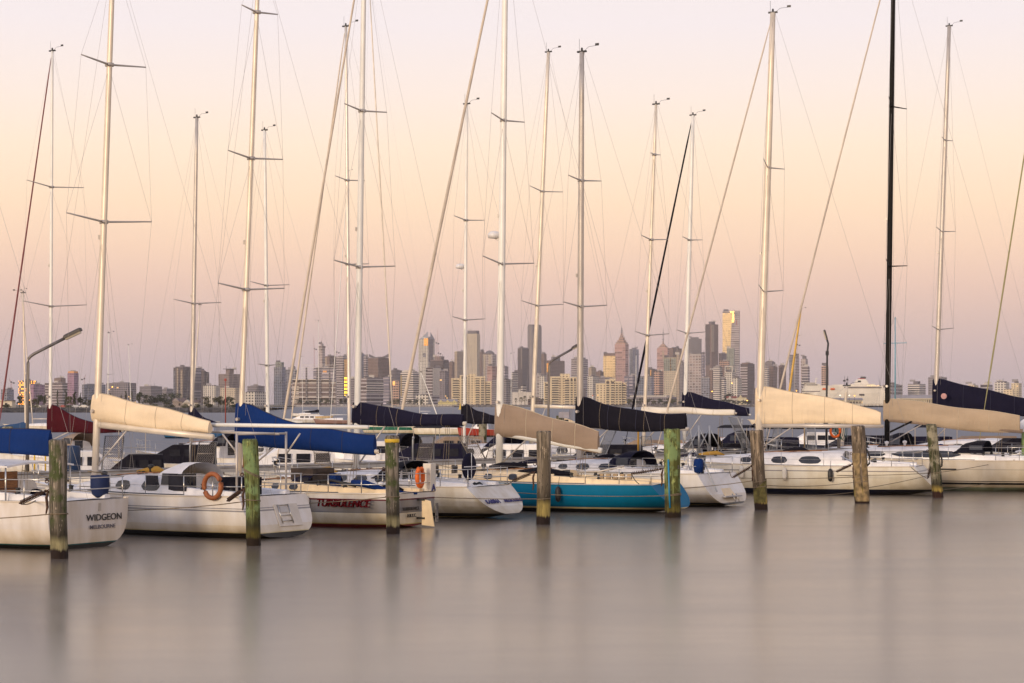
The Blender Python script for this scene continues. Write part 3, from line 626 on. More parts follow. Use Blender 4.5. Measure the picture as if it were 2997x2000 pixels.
            if cover:
                cm,yt0,yt1,pw=cover[:4]; mid=cover[4] if len(cover)>4 else None; sag=cover[5] if len(cover)>5 else 0
                h0=(y0-yt0)*Dm/FPX; h1=(y1-yt1)*(S.y+u.y*xe)/FPX
                rs=[]; K=26; rnd=random.Random(int(mast_px)); ph=[rnd.uniform(0,6) for _ in range(6)]
                for i in range(K+1):
                    g=i/K; c=A0+(E-A0)*g
                    if i==0: c=A0+Vector((.26,0,0))
                    if i==1: c=A0+Vector((.10,0,0))
                    hh=h1+(h0-h1)*(1-g)**pw
                    bt=(cover[7] if len(cover)>7 else -.10)-sag*math.sin(math.pi*g)**1.0*(.3+g)-.03*math.sin(7*g+ph[0])
                    wd=(.19-.06*g)*(1 if i>0 else .6); hh=hh*(1 if i else .92)+.03*math.sin(11*g+ph[1])
                    ring=[]
                    for j in range(16):
                        an=2*math.pi*j/16; sy=math.sin(an); cz=-math.cos(an)
                        v=(cz+1)/2; ww=wd*(1-.55*v**1.2)*(1+.12*math.sin(9*g+3*an+ph[2])+.07*math.sin(23*g-2*an+ph[3]))
                        ring.append((c.x,c.y+sy*ww,c.z+bt+v*(hh-bt)))
                    rs.append(ring)
                mb=MB(); mb.rings(rs); autosmooth(mb.build('sail_cover',M[cm],bo),50)
                if lod:
                    sm_=M['cov_seam_dark'] if cm in('cnavy','cblack','cblue','cmaroon') else M['cov_seam_pale']
                    for g in (.30,.55,.78):
                        i=int(g*K); r_=[Vector(p) for p in rs[i]]; c=sum(r_,Vector())/16; mb=MB()
                        mb.tube([c+(p-c)*1.012 for p in r_]+[c+(r_[0]-c)*1.012],.012,4); mb.build('cover_seam',sm_,bo)
                    mb=MB(); mb.tube([Vector(rs[i][8])+Vector((0,0,.0)) for i in range(1,K+1)],.018,4); mb.build('top_fold',sm_,bo,True)
                if len(cover)>6 and cover[6]:
                    for g in (.2,.42,.62,.82):
                        mb=MB(); i=int(g*K); r_=[Vector(p) for p in rs[i]]; c=sum(r_,Vector())/16
                        mb.tube([c+(p-c)*1.03 for p in r_]+[c+(r_[0]-c)*1.03],.009,4)
                        mb.build('tie_strap',M['rope'],bo)
                res.cov=rs
            res.A0=A0; res.E=E
        res.at=at; res.T=T
    return res
def rot(*a): 
    m=Matrix.Identity(4)
    for ax_,d in a: m=m@Matrix.Rotation(R(d),4,ax_)
    return m
AF=(.010,.010,.012)
# 1 leftmost white boat
y1=yacht('white yacht lettered WIDGEON on its stern, cut by the left edge of the photo',262,57.0,-330,-640,ang=150,B=3.7,F=1.32,Fb=1.5,tw=.88,rake=-.06,kst=-.05,full=(4.2,2.6),
  hull=hullmat('hull_cream_white',None,[(-1,AF),(.10,(.01,.10,.12)),(.14,(.76,.70,.64)),(.55,(.74,.70,.68))]),cabin=(.24,.66,.55),mast=(-310,-400),boom=(1292,148,1326),cover=('cblue',1230,1262,1.2,None,.05),spr=(),spar='alu',winr=[(.08,.2),(.28,.4)],furl='cwhite',ladder=True)
# cockpit timber doors and lettering
def stern_M(y,dx,dy,z,tilt=0):
    return Matrix.Translation((dx,dy,z))@rot(('Z',-90),('X',90-tilt))
text('lettering','WIDGEON',.25,M['txtblack'],y1.o,stern_M(y1,.0,-.62,.82,2),ext=.004,sx=1.22)
text('lettering','MELBOURNE',.15,M['txtgrey'],y1.o,stern_M(y1,.0,-.55,.56,2),ext=.004,sx=1.25)
mb=MB(); mb.box((y1.x0-.06,.15,y1.sh(.2)+.42),(.06,.75,.72)); mb.build('timber_door',M['teak'],y1.o)
mb=MB(); mb.box((y1.x0-.10,.15,y1.sh(.2)+.55),(.03,.77,.03)); mb.box((y1.x0-.10,.15,y1.sh(.2)+.3),(.03,.77,.03)); mb.build('door_slat',pmat('dark_varnish',(.10,.035,.01),.4),y1.o)
mb=MB(); mb.rings([[(x,1.35*c,y1.sh(.2)+.98+.10*(1-c*c)+dz) for c in [-1,-.7,-.35,0,.35,.7,1]]+[(x,1.35*c,y1.sh(.2)+.93+.10*(1-c*c)+dz) for c in [1,.7,.35,0,-.35,-.7,-1]] for x,dz in((y1.x0-1.2,0),(y1.x0+.4,.05),(y1.x0+2.6,-.15))]); mb.build('hard_top',M['white'],y1.o)
for s in(-1,1):
    mb=MB(); mb.tube([(y1.x0-1.1,s*1.3,1.3),(y1.x0-1.1,s*1.3,2.3)],.025,6); mb.build('top_post',M['steel'],y1.o,True)
mb=MB(); mb.lathe((.5,-1.0,y1.sh(0)+.02),[(.10,0),(.22,.10),(.27,.3),(.27,.60),(.25,.64)],16); mb.build('blue_bag',pmat('deep_blue_bag',(.004,.015,.07),.8),y1.o,True)
mb=MB(); mb.box((.0,-.42,1.12),(.04,.08,.22)); mb.build('drain_channel',M['alugrey'],y1.o)
mb=MB(); mb.tube([(.3,-1.1,1.4),(.45,-1.0,2.05),(.6,-.6,2.1)],.02,6); mb.tube([(.3,1.2,1.6),(.1,1.5,1.2),(-.15,1.6,.9),(-.5,1.9,.55)],.018,5); mb.build('mooring_tail',M['rope'],y1.o,True)
# 2
y2=yacht('white yacht with cream boom cover and recessed swim ladder behind the green pile',800,61.6,283,92,ang=147,B=3.55,F=1.25,Fb=1.45,tw=.88,rake=.50,kst=.0,full=(4.2,2.6),
  hull=hullmat('hull_white_yellowed',None,[(-1,AF),(.17,(.66,.57,.36)),(.20,(.72,.65,.55)),(.40,(.76,.72,.68)),(.80,(.30,.29,.30)),(.85,(.76,.72,.68)),(.88,(.33,.32,.33)),(.91,(.76,.72,.69))],dirt=.08),
  cabin=(.33,.74,.60),mast=(332,-140),boom=(1243,615,1279,.11),cover=('ccream',1152,1232,.9,None,0,False,.08),spr=((650,105),(190,80)),spar='alutan',mr=.12,jib=False,winr=[(.04,.22),(.34,.5),(.6,.72)])
o=y2.o
z=lambda t:y2.sh(t)
# recessed boarding platform + ladder on the transom
mb=MB(); mb.box((-.262,-.38,.66),(.02,1.10,.70),ry=R(22)); mb.build('platform_panel',M['greydeck2'],o)
mb=MB(); 
for s in(-.28,.22): mb.tube([(-.16,-.2+s,.98),(-.40,-.2+s,.42)],.018,6)
for zz in(.50,.66,.96): mb.tube([(-.38+(zz-.45)*.42,-.48,zz),(-.38+(zz-.45)*.42,.02,zz)],.016,6)
mb.build('swim_ladder',M['steel'],o,True)
mb=MB(); mb.box((-.215,-.22,.83),(.02,.34,.20),ry=R(22)); mb.build('name_plate',M['greydeck'],o)
# dodger with dark windows
def dodger(y,x,w,h,ln,mat,glassm=True,zb=None,name='sprayhood'):
    zb=y.sh(x/y.L)+.35 if zb is None else zb; rs=[]
    for g,kh in((0,1),(.35,1.0),(.7,.78),(1,.12)):
        rs.append([(x+ln*g,w*c,zb+h*kh*(1-abs(c)**2.6)**.5) for c in [-1,-.92,-.75,-.5,-.25,0,.25,.5,.75,.92,1]])
    mb=MB(); mb.rings(rs,close=False,cap=(False,False)); d=autosmooth(mb.build(name,mat,y.o),60)
    if glassm:
        mb=MB(); mb.box((x+ln*.25,w*.93,zb+h*.42),(ln*.42,.02,h*.42),rx=R(12)); mb.build('clear_panel',M['glass'],d)
        mb=MB(); mb.box((x+ln*.80,w*.30,zb+h*.50),(.02,w*.5,h*.4),ry=R(-35)); mb.build('clear_panel',M['glass'],d)
    return d
dodger(y2,y2.x0-.55,1.15,.85,1.5,M['white'],zb=1.35)
mb=MB(); mb.box((y2.x0-.6,1.17,1.62),(.72,.03,.52)); mb.build('side_window',M['glass'],o)
mb=MB(); mb.box((y2.x0+.5,1.12,1.66),(.5,.03,.30)); mb.build('side_window',M['glass'],o)
# stern gantry carrying a long white pole
mb=MB()
for xx in (.45,):
    for s in(1.15,-1.15): mb.tube([(xx,s,1.1),(xx,s,3.15)],.035,8)
mb.tube([(.45,1.15,3.1),(.45,-1.15,3.1)],.03,8)
mb.tube([(.45,1.15,2.55),(1.0,1.15,3.1)],.025,6); mb.tube([(.45,-1.15,2.45),(-.1,-1.15,3.1)],.025,6)
mb.build('stern_gantry',M['alugrey'],o,True)
wA=y2.Minv@P(590,1243,63.5); wB=y2.Minv@P(1078,1251,60.4)
mb=MB(); mb.tube([wA,(wA+wB)/2,wB],.062,10); mb.build('stowed_pole',M['wspar'],o,True)
mb=MB(); mb.tube([wA+Vector((.3,-.2,-.22)),(wA+wB)/2+Vector((.3,-.2,-.25))],.04,8); mb.build('stowed_spar',M['alugrey'],o,True)
# life ring on the port rail
def ring(y,c,rx,rz,r,mat,open_=False,name='life_ring',rzz=0,rotz=0):
    c=Vector(c); mb=MB(); a0,a1=(R(-250),R(70)) if open_ else (0,2*math.pi)
    mb.tube([c+Vector((rx*math.cos(t)*math.cos(rotz),rx*math.cos(t)*math.sin(rotz),rz*math.sin(t))) for t in [a0+(a1-a0)*j/24 for j in range(25)]],r,9,cap=open_)
    return mb.build(name,M[mat],y.o,True)
def on_side(y,px,py,yy):
    Mw=y.Minv.inverted(); lo,hi=-2.,y.L
    for _ in range(40):
        m_=(lo+hi)/2; w_=Mw@Vector((m_,yy,1)); q_=w_.x/w_.y*FPX+CX
        if q_>px: lo=m_
        else: hi=m_
    w_=Mw@Vector((lo,yy,1)); return Vector((lo,yy,PZ(py,w_.y)))
c=on_side(y2,622,1423,y2.bm(.12)+.06); ring(y2,c,.33,.36,.075,'rorange')
c=y2.Minv@P(660,1330,62.5); mb=MB(); mb.tube([(c.x,-.8,c.z-.42),(c.x,-.8,c.z+.42)],[.07,.05],10); mb.build('rolled_flag_pole',M['rorange'],o,True)
mb=MB(); mb.box((.9,.45,1.5),(.9,.9,.6)); mb.build('cockpit_tent',M['cblack'],o)
# 3 TURBULENCE
y3=yacht('racing yacht lettered TURBULENCE in dark red on a grey topside band with maroon stripe',1212,66.3,703,560,ang=149,B=3.4,F=1.12,Fb=1.30,tw=.72,rake=-.05,kst=.04,full=(3.4,2.2),
  hull=hullmat('hull_grey_band',None,[(-1,(.16,.01,.012)),(.12,(.60,.52,.24)),(.15,(.74,.68,.56)),(.50,(.20,.20,.215)),(.53,(.27,.26,.27)),(.90,(.10,.005,.018)),(.94,(.74,.70,.66))]),deckm='cream',
  cabin=(.40,.75,.38),cabm='cream',mast=(758,-140),boom=(1290,1098,1322,.08),cover=('cblue',1174,1272,2.6,None,.08),spr=((36,48),(464,73),(848,88)),spar='alutan',mr=.10,jib=False,winr=[(.05,.16),(.3,.4)])
o=y3.o
for s,zz in((1,.71),):
    x=1.75; t=x/y3.L
    text('lettering','TURBULENCE',.33,M['txtred'],o,Matrix.Translation((x-.05,y3.bm(t)*.99+.075,zz+.09))@rot(('Z',180+2.5),('X',90-3)),ext=.04,shear=.25,sx=1.0)
text('lettering','TURBULENCE',.15,M['txtblack'],o,stern_M(y3,-.06,.28,.62,0),ext=.012,sx=1.05)
text('lettering','H.B.Y.C.',.15,M['txtblack'],o,stern_M(y3,-.06,.22,.40,0),ext=.012)
mb=MB(); mb.rings([[(-.16,-.29,.08),(-.16,-.21,.08),(-.16,-.21,.92),(-.16,-.29,.92)],[(-.62,-.26,.04),(-.62,-.24,.04),(-.48,-.24,.86),(-.48,-.26,.86)]]); mb.build('rudder',M['cream'],o)
mb=MB(); mb.box((-.12,-.25,.9),(.3,.14,.06)); mb.box((-.12,-.25,.3),(.3,.14,.06)); mb.build('rudder_fitting',M['black'],o)
mb=MB(); mb.box((-.70,-.27,.5),(.02,.16,.6)); mb.build('fender_board',pmat('patterned_board',(.20,.18,.16),.6,var=.6,scale=9),o)
c=y3.Minv@P(1242,1400,66.5); ring(y3,(.10,c.y*0-.5,1.62),.17,.30,.075,'orange',True,'horseshoe_buoy',rotz=R(90))
mb=MB(); mb.rings([[(-.02,-.95+.02*k,1.15),(.28,-.95,1.15),(.28,-1.25,1.15),(-.02,-1.25,1.15)] for k in(0,)]+[[(-.02,-.95,2.05),(.28,-.95,2.05),(.28,-1.25,2.05),(-.02,-1.25,2.05)]]); mb.build('cockpit_dodger_cloth',M['cwhite'],o)
text('letter_a','A',.32,M['txtnavy'],o,stern_M(y3,-.04,-1.10,1.25,0),ext=.01)
mb=MB(); mb.tube([(1.8,.9,1.45),(1.2,1.0,1.42),(.7,.8,1.25),(.25,.3,1.12),(-.05,-.1,1.10)],[.10,.12,.09,.07,.03],8); mb.build('blue_sheet_bag',M['cblue'],o,True)
mb=MB(); mb.tube([(1.6,1.0,1.35),(2.5,1.05,1.52),(3.6,1.0,1.42)],.05,6); mb.build('tiller',M['black'],o,True)
mb=MB(); mb.box((2.6,.75,1.45),(.25,.3,.55)); mb.build('hanging_bag',M['cblue'],o)
mb=MB(); mb.box((4.0,.1,1.62),(.9,1.2,.5)); mb.build('hatch_garage',M['teak'] if False else pmat('dark_brown_cover',(.06,.04,.03),.8,var=.3),o)
# 4 KARINA
y4=yacht('pale grey yacht lettered KARINA on a steep white scoop stern, with navy covered wheel',1432,71.8,1045,795,ang=148,B=3.6,F=1.12,Fb=1.35,tw=.80,rake=1.0,
  hull=hullmat('hull_pale_grey',None,[(-1,AF),(.04,(.45,.40,.25)),(.07,AF),(.20,(.62,.58,.50)),(.45,(.70,.66,.60))],dirt=.12),cabin=(.36,.76,.5),
  mast=(1067,-180),boom=(1237,1356,1240,.08,'cwhite'),cover=('cnavy',1172,1216,2.2,None,.02,True),spr=((325,61),(782,88)),spar='wspar',mr=.12,winr=[(.03,.16),(.25,.4),(.5,.6)])
o=y4.o
text('lettering','KARINA',.24,M['txtnavy'],o,Matrix.Translation((-.58,.66,.62))@rot(('Z',-90),('X',48)),ext=.012,sx=1.0)
text('lettering','MELBOURNE',.20,M['txtnavy'],o,Matrix.Translation((-.58,-.66,.62))@rot(('Z',-90),('X',48)),ext=.012,sx=1.0)
cw=y4.Minv@P(1408,1350,72.3)
mb=MB(); mb.lathe((0,0,0),[(.02,.10),(.25,.09),(.40,.05),(.46,0),(.40,-.05),(.02,-.08)],28)
wc=mb.build('wheel_cover',M['cnavy'],o,True); wc.location=(.75,.15,1.80); wc.rotation_euler=(0,R(-90),0); wc.scale=(1.05,1.0,1)
mb=MB(); mb.box((0,0,.105),(.92,.03,.012)); mb.box((0,0,.10),(.03,.92,.012)); mb.build('binding_tape',M['txtwhite'],wc)
mb=MB(); mb.lathe((.9,.15,1.0),[(.14,0),(.12,.3),(.10,.8),(.08,.85)],10); mb.build('steering_pedestal',M['white'],o,True)
# 5 teal
y5=yacht('teal blue hulled yacht with cream deck and taupe boom cover',1948,75.6,1462,1128,ang=154,B=3.7,F=1.05,Fb=1.3,tw=.78,rake=.75,
  hull=hullmat('hull_teal_blue',None,[(-1,AF),(.13,(.50,.42,.24)),(.19,(.0,.115,.24)),(.28,(.0,.145,.28))],dirt=.04,r=.6,sp=.15),deckm='cream',cabm='cream',cabin=(.34,.76,.46),
  mast=(1481,-260),boom=(1268,1752,1318,.12,'wspar'),cover=('ctaupe',1180,1262,1.0,None,.0),spr=((353,53),(773,82)),spar='wspar',mr=.14,furl='csail',furlr=.075,radar=688,winr=[(.02,.1),(.30,.38),(.52,.60),(.72,.78)],topsides=M['greydeck'])
o=y5.o
mb=MB(); mb.box((-.42,.55,.62),(.02,.5,.08),ry=R(-36)); mb.box((-.54,.45,.45),(.02,.18,.06),ry=R(-36)); mb.build('faded_name_mark',M['txtwhite'],o)
mb=MB(); mb.tube([(3.4,.9,1.35),(4.6,1.0,1.5),(5.6,.9,1.42)],[.10,.16,.08],8); mb.tube([(5.4,.6,1.7),(6.4,.7,1.66),(7.0,.5,1.6)],[.08,.13,.06],8); mb.build('folded_cover',M['cblack'],o,True)
mb=MB(); mb.tube([(1.5,.4,1.7),(2.4,.5,1.5),(3.3,.6,1.45)],.045,6); mb.build('tiller_arm',M['alugrey'],o,True)
mb=MB()
for k in range(5): mb.box((1.0+.28*k,1.05,1.33),(.16,.10,.20))
mb.build('cockpit_slats',pmat('old_teak_slats',(.42,.30,.18),.8,var=.3),o)
# 6 round stern
y6=yacht('white yacht with open walk-through stern, boarding steps and navy black boom cover',2098,80.4,1697,1440,ang=147,B=3.7,F=1.28,Fb=1.45,tw=.88,rake=.80,kst=.06,full=(3.8,2.4),
  hull=hullmat('hull_white_black_boot',None,[(-1,AF),(.05,(.45,.38,.22)),(.08,AF),(.17,(.68,.62,.54)),(.5,(.76,.73,.70))],dirt=.07),cabin=(.36,.78,.5),
  mast=(1703,153),boom=(1250,2008,1256,.09),cover=('cblack',1156,1212,2.6,None,.03,True),spr=((529,56),(898,74)),jib=False,spar='alugrey',mr=.14,winr=[(.03,.2),(.3,.45),(.55,.66)])
o=y6.o
mb=MB(); mb.rings([[(.0,.32+.0,1.15),(.0,-.32,1.15),(-.62,-.42,.42),(-.62,.42,.42)],[(.06,.32,1.17),(.06,-.32,1.17),(-.56,-.42,.44),(-.56,.42,.44)]]) ; mb.build('stern_steps',M['cream'],o)
mb=MB(); mb.box((-.62,0,.40),(.30,1.4,.05)); mb.build('bathing_step',M['greydeck'],o)
mb=MB()
for s in(-.16,.16): mb.tube([(-.70,s-.1,.5),(-.86,s-.1,.18)],.02,6)
mb.tube([(-.86,-.26,.2),(-.86,.06,.2)],.02,6); mb.build('swim_ladder',M['steel'],o,True)
mb=MB(); mb.lathe((1.2,0,1.0),[(.13,0),(.11,.4),(.09,.9),(.06,1.0)],10); mb.build('steering_pedestal',M['white'],o,True)
mb=MB(); mb.tube([(1.05,.42*math.cos(t),1.75+.42*math.sin(t)) for t in [2*math.pi*j/24 for j in range(25)]],.022,6); 
for k in range(3): mb.tube([(1.05,.42*math.cos(k*1.047),1.75+.42*math.sin(k*1.047)),(1.05,-.42*math.cos(k*1.047),1.75-.42*math.sin(k*1.047))],.012,5)
mb.build('steering_wheel',M['steel'],o,True)
mb=MB(); mb.box((.25,.85,1.72),(.22,.30,.55),rx=R(8)); mb.tube([(.22,.85,1.5),(.1,.85,.9)],.06,6); mb.build('outboard_motor',M['black'],o)
mb=MB(); mb.tube([(.1,1.0,1.9),(-.25,1.05,1.2),(-.55,1.05,.6)],.03,6); mb.build('stowed_plank',M['galv'],o)
mb=MB(); mb.lathe((.1,1.35,1.3),[(.02,0),(.16,.06),(.20,.3),(.17,.55),(.02,.62)],12); mb.build('navy_fender',M['cblue'],o,True)
# 7 cream
y7=yacht('long cream white yacht with navy bottom paint and huge cream boom cover',2690,90.5,2222,1905,ang=160,B=3.9,F=1.25,Fb=1.5,tw=.74,rake=.95,
  hull=hullmat('hull_cream_navy',None,[(-1,(.008,.010,.03)),(.24,(.76,.71,.60)),(1.02,(.30,.28,.27)),(1.07,(.78,.74,.66))],dirt=.08),cabin=(.26,.80,.62),
  mast=(2262,38),boom=(1246,2578,1248,.10,'alugrey'),cover=('ccream',1130,1208,.75,None,-.02,False,.09),spr=((491,52),(854,65)),spar='alutan',mr=.17,winr=[(.14,.29),(.37,.48),(.62,.70)],furl='csail')
o=y7.o
mb=MB(); mb.box((y7.x0-.03,.35,y7.sh(.2)+.38),(.05,.45,.6)); mb.build('dark_doorway',M['glass'],o)
mb=MB(); mb.tube([(2.5,1.5,1.35),(3.2,1.4,1.7)],.03,6); mb.build('grab_post',M['steel'],o)
# 8 right grey hull
y8=yacht('grey cream yacht with two black waterline stripes and black mast at right edge',3062,94.0,2597,2225,ang=158,B=4.1,F=1.42,Fb=1.7,tw=.80,rake=.5,
  hull=hullmat('hull_warm_grey',None,[(-1,(.20,.25,.20)),(.18,(.52,.46,.37)),(.30,AF),(.40,(.56,.50,.42)),(.44,AF),(.475,(.58,.52,.43)),(1.0,(.40,.36,.30)),(1.03,(.60,.54,.46))],dirt=.08),cabin=(.24,.78,.62),
  mast=(2616,-160),boom=(1228,2985,1262,.12,'ctaupe'),cover=('ctan',1166,1216,1.0,None,.10),spr=((312,54),(780,72)),spar='bspar',mr=.13,winr=[(.06,.5),(.54,.72)],furl='csail')
o=y8.o
mb=MB(); mb.box((4.2,y8.bm(.3)+.0,1.02),(.9,.05,.06)); mb.build('hull_port',M['glass'],o)
mb=MB(); mb.tube([y8.at(2.6)+Vector((0,.15,0)),y8.A0+(y8.E-y8.A0)*.18+Vector((0,.1,0))],.05,6); mb.build('rigid_vang',M['bspar'],o)
dodger(y4,y4.x0-.45,1.15,.62,1.25,M['cblack'],zb=1.35); dodger(y6,y6.x0-.5,1.2,.70,1.3,M['cnavy'],zb=1.42); dodger(y8,y8.x0-.6,1.35,.55,1.4,M['cblack'],zb=1.75); dodger(y3,y3.x0-.2,1.0,.42,1.0,M['cnavy'],zb=1.32)
# ------------------------------------------------------------------ second row of yachts beyond the jetty
G2='yachts moored in the row behind the jetty'
hw=lambda nm,b=(.76,.73,.69),boot=AF,st=None: hullmat(nm,None,[(-1,AF),(.12,boot),(.18,b)]+([(.80,st),(.90,b)] if st else []))
def row2(lab,mpx,D,Lf,La,top,boom,cover,spr,hull,spar='alutan',mr=.10,**k):
    # D is the distance of the mast; Lf/La are metres forward and aft of it
    ang=k.pop('ang',150); a=R(ang); u=Vector((math.cos(a),math.sin(a),0)); m=Vector((PX(mpx,D),D,0)); s=m-u*La; b=m+u*Lf
    px=lambda v: v.x/v.y*FPX+CX
    hd=k.pop('hood',None)
    y=yacht(lab,px(s),s.y,mpx,px(b),ang=ang,mast=top,boom=boom,cover=cover,spr=spr,hull=hull,spar=spar,mr=mr,group=G2,lod=k.pop('lod',1),**k)
    if hd:
        dodger(y,y.x0-.5,1.15,.75,1.3,M[hd],zb=1.7)
        mb=MB(); mb.rings([[(x_,1.1*c_,2.75+.16*(1-c_*c_)) for c_ in(-1,-.5,0,.5,1)] for x_ in(.3,1.2,2.1)],close=False,cap=(False,False)); mb.build('bimini_top',M[hd],y.o)
        for x_ in(.4,2.0):
            for s_ in(1,-1): mb=MB(); mb.tube([(x_,s_*1.08,1.1),(x_,s_*1.08,2.76)],.02,5); mb.build('bimini_leg',M['steel'],y.o)
    return y
row2('white yacht with maroon boom cover behind the jetty at far left',147,112,4.2,6.2,(153,150),(1262,356,1262,.06),('cmaroon',1180,1252,1.8,None,0),((548,66),(897,76)),hw('hull_w1',st=(.14,.02,.02)),spar='wspar',cabin=(.40,.78,.95),furl='cred',hood='ctaupe')
row2('yacht with navy boom cover rising at its mast, between cream and royal blue covers',561,114,4,6.4,(576,345),(1240,652,1246,.05),('cnavy',1188,1238,2.6,None,0),((889,60),),hw('hull_w2'),jib=False,spar='alugrey',mr=.13,cabin=(.35,.78,.9),hood='cblack')
row2('yacht with bare boom and short pale mast above the royal blue cover',784,120,4,6.5,(774,382),(1236,880,1236,.05),None,((836,52),(1070,30)),hw('hull_w3'),jib=False,spar='wspar',mr=.12,cabin=(.35,.75,.8))
row2('white yacht behind TURBULENCE with brown toe rail and a faint tall mast',1022,110,4.3,6.8,(1012,78),(1240,1110,1244,.05),None,((528,42),(774,50)),hw('hull_w4'),spar='alu',mr=.10,cabin=(.30,.75,.7),hood='cblack')
row2('yacht with small black boom cover left of the radar dome mast',1359,112,4.2,6.4,(1366,305),(1234,1456,1238,.05),('cblack',1180,1216,2.2,None,0),((645,47),(937,51)),hw('hull_w5',st=(.10,.04,.03)),jib=False,spar='wspar',mr=.09,radar=780,cabin=(.35,.75,.8),hood='cnavy')
row2('yacht with bare cream boom and gold-tan mast beside the mid lamp post',1560,116,4.4,6.6,(1605,153),(1189,1690,1193,.11),None,((561,55),(895,70)),hw('hull_w6',CRM),jib=False,spar='alutan',mr=.13,cabin=(.30,.75,.85),furl='csail')
row2('yacht with beige furled boom sail and yellow tan mast, right of the navy black cover',1887,110,4.2,6.8,(1920,306),(1206,2150,1210,.06),('cwhite',1190,1202,.6,None,0),((453,18),(702,49),(982,62)),hw('hull_w7'),jib=False,spar='alutan',mr=.10,cabin=(.30,.75,.85),hood='cblack')
row2('yacht with dark navy sloping boom cover and dark raked furled headsail',2005,122,4.2,6.8,(2028,338),(1200,2192,1214,.06),('cnavy',1146,1194,1.2,None,0),((703,38),(976,55)),hw('hull_w8'),spar='wspar',mr=.13,furl='cblack',furlr=.08,cabin=(.30,.75,.95),hood='cnavy')
row2('white yacht with red deck line low behind the black mast',2470,112,4.6,6.4,(2478,1130),None,None,(),hw('hull_w9',st=(.14,.02,.03)),jib=False,backstay=False,cabin=(.30,.8,.7),hood='cblack')
row2('yacht with big navy boom cover bearing a round pink badge at right',2738,122,4.4,7.4,(2778,77),(1194,3040,1216,.07),('cnavy',1106,1172,1.25,None,0),((411,28),(678,49),(965,54)),hw('hull_w10'),jib=False,spar='alugrey',mr=.15,cabin=(.28,.78,.9))
row2('yacht at right edge whose greenish furled headsail slants up out of the picture',3110,112,4.9,6.0,(3150,-500),(1235,3250,1240,.06),None,(),hw('hull_w11'),spar='alugrey',furl='cgrn',furlr=.05,cabin=(.3,.78,.8))
# badge on the navy cover
yb=[x for x in bpy.data.objects if x.get('label','').startswith('yacht with big navy')][0]
cv=[c for c in yb.children_recursive if c.name.startswith('sail_cover')][0]
Mi=Matrix.Translation(yb.location)@Matrix.Rotation(yb.rotation_euler.z,4,'Z'); q=Mi.inverted()@P(2763,1160,120.9)
mb=MB(); mb.tube([q+Vector((0,-.02,0)),q+Vector((0,.06,0))],.17,20); mb.build('round_badge',pmat('pink_badge',(.55,.30,.28),.7),cv)
yb=y6; q=y6.Minv@P(1738,1214,86)
mb=MB(); mb.box((q.x,.20,q.z),(.50,.03,.24)); mb.build('sail_maker_patch',pmat('grey_patch',(.34,.32,.36),.8),[c for c in y6.o.children_recursive if c.name.startswith('sail_cover')][0])

# pilehouse cruiser and small craft behind the jetty
def cruiser(lab,px,D,Ln,B,hh,ang,mat,cm='white',name='motor_cruiser',rooms=(.25,.75,1.0),stripe=None,group='small craft between the jetties'):
    a=R(ang); o=empty(name,(PX(px,D),D,0),a); tag(o,lab,'boat',group)
    mb=MB(); rs=[]
    for i in range(13):
        t=i/12; b=B/2*(.85+.15*math.sin(math.pi*t)) if t<.5 else B/2*max(.02,1-((t-.5)/.5)**2.2); s=hh*(1+.35*t*t)
        rs.append([((t-.5)*Ln+(.3*t if True else 0)*v,y*b*(.72+.28*v),-.3+(s+.3)*v) for y,v in((-1,1),(-1,.5),(-.9,.2),(0,0),(.9,.2),(1,.5),(1,1))])
    mb.rings(rs,close=False,cap=(True,True)); autosmooth(mb.build('hull',mat,o),40)
    mb=MB(); mb.rings([[((i/12-.5)*Ln,y*(B/2*(.85+.15*math.sin(math.pi*i/12)) if i<6 else B/2*max(.02,1-((i/12-.5)/.5)**2.2)),hh*(1+.35*(i/12)**2)) for y in(-1,0,1)] for i in range(13)],close=False,cap=(False,False)); mb.build('deck',M['white'],o)
    a0,a1,ch=rooms; X0=(a0-.5)*Ln; X1=(a1-.5)*Ln
    mb=MB(); w=B*.36; zb=hh*.98
    mb.rings([[(X0,-w,zb),(X0,w,zb),(X0+.1,w*.9,zb+ch),(X0+.1,-w*.9,zb+ch)],[(X0+(X1-X0)*.65,-w,zb),(X0+(X1-X0)*.65,w,zb),(X0+(X1-X0)*.6,w*.88,zb+ch),(X0+(X1-X0)*.6,-w*.88,zb+ch)],[(X1,-w*.7,zb+.1),(X1,w*.7,zb+.1),(X0+(X1-X0)*.82,w*.7,zb+ch*.55),(X0+(X1-X0)*.82,-w*.7,zb+ch*.55)]])
    cb=mb.build('cabin',M[cm],o)
    for k in range(3):
        xx=X0+(X1-X0)*(.14+.21*k)
        for s in(1,-1):
            mb=MB(); mb.box((xx,s*w*.955,zb+ch*.62),((X1-X0)*.15,.05,ch*.34),rx=R(-s*4)); mb.build('cabin_window',M['glass'],cb)
    if stripe:
        mb=MB()
        for s in(1,-1): mb.tube([((t-.5)*Ln,s*(B/2*(.85+.15*math.sin(math.pi*t)) if t<.5 else B/2*max(.02,1-((t-.5)/.5)**2.2))*1.0,hh*(1+.35*t*t)*.82) for t in [i/16 for i in range(16)]],.09,5)
        mb.build('painted_stripe',stripe,o)
    return o
whull=hw('hull_cr'); dhull=hw('hull_dk',(.03,.035,.06)); crhull=hw('hull_crm',CRM)
cruiser('white wheelhouse cruiser with grey windscreen behind the nearest pile',250,88,7,2.6,.9,20,whull,rooms=(.25,.75,1.1))
cruiser('white canopy cruiser under the middle of the royal blue boom cover',850,92,7.5,2.7,.9,195,whull,rooms=(.25,.8,1.15))
cruiser('brown trimmed cruiser with timber framed wheelhouse left of the beige pile',1520,98,7.5,2.7,.9,170,crhull,rooms=(.3,.85,1.2))
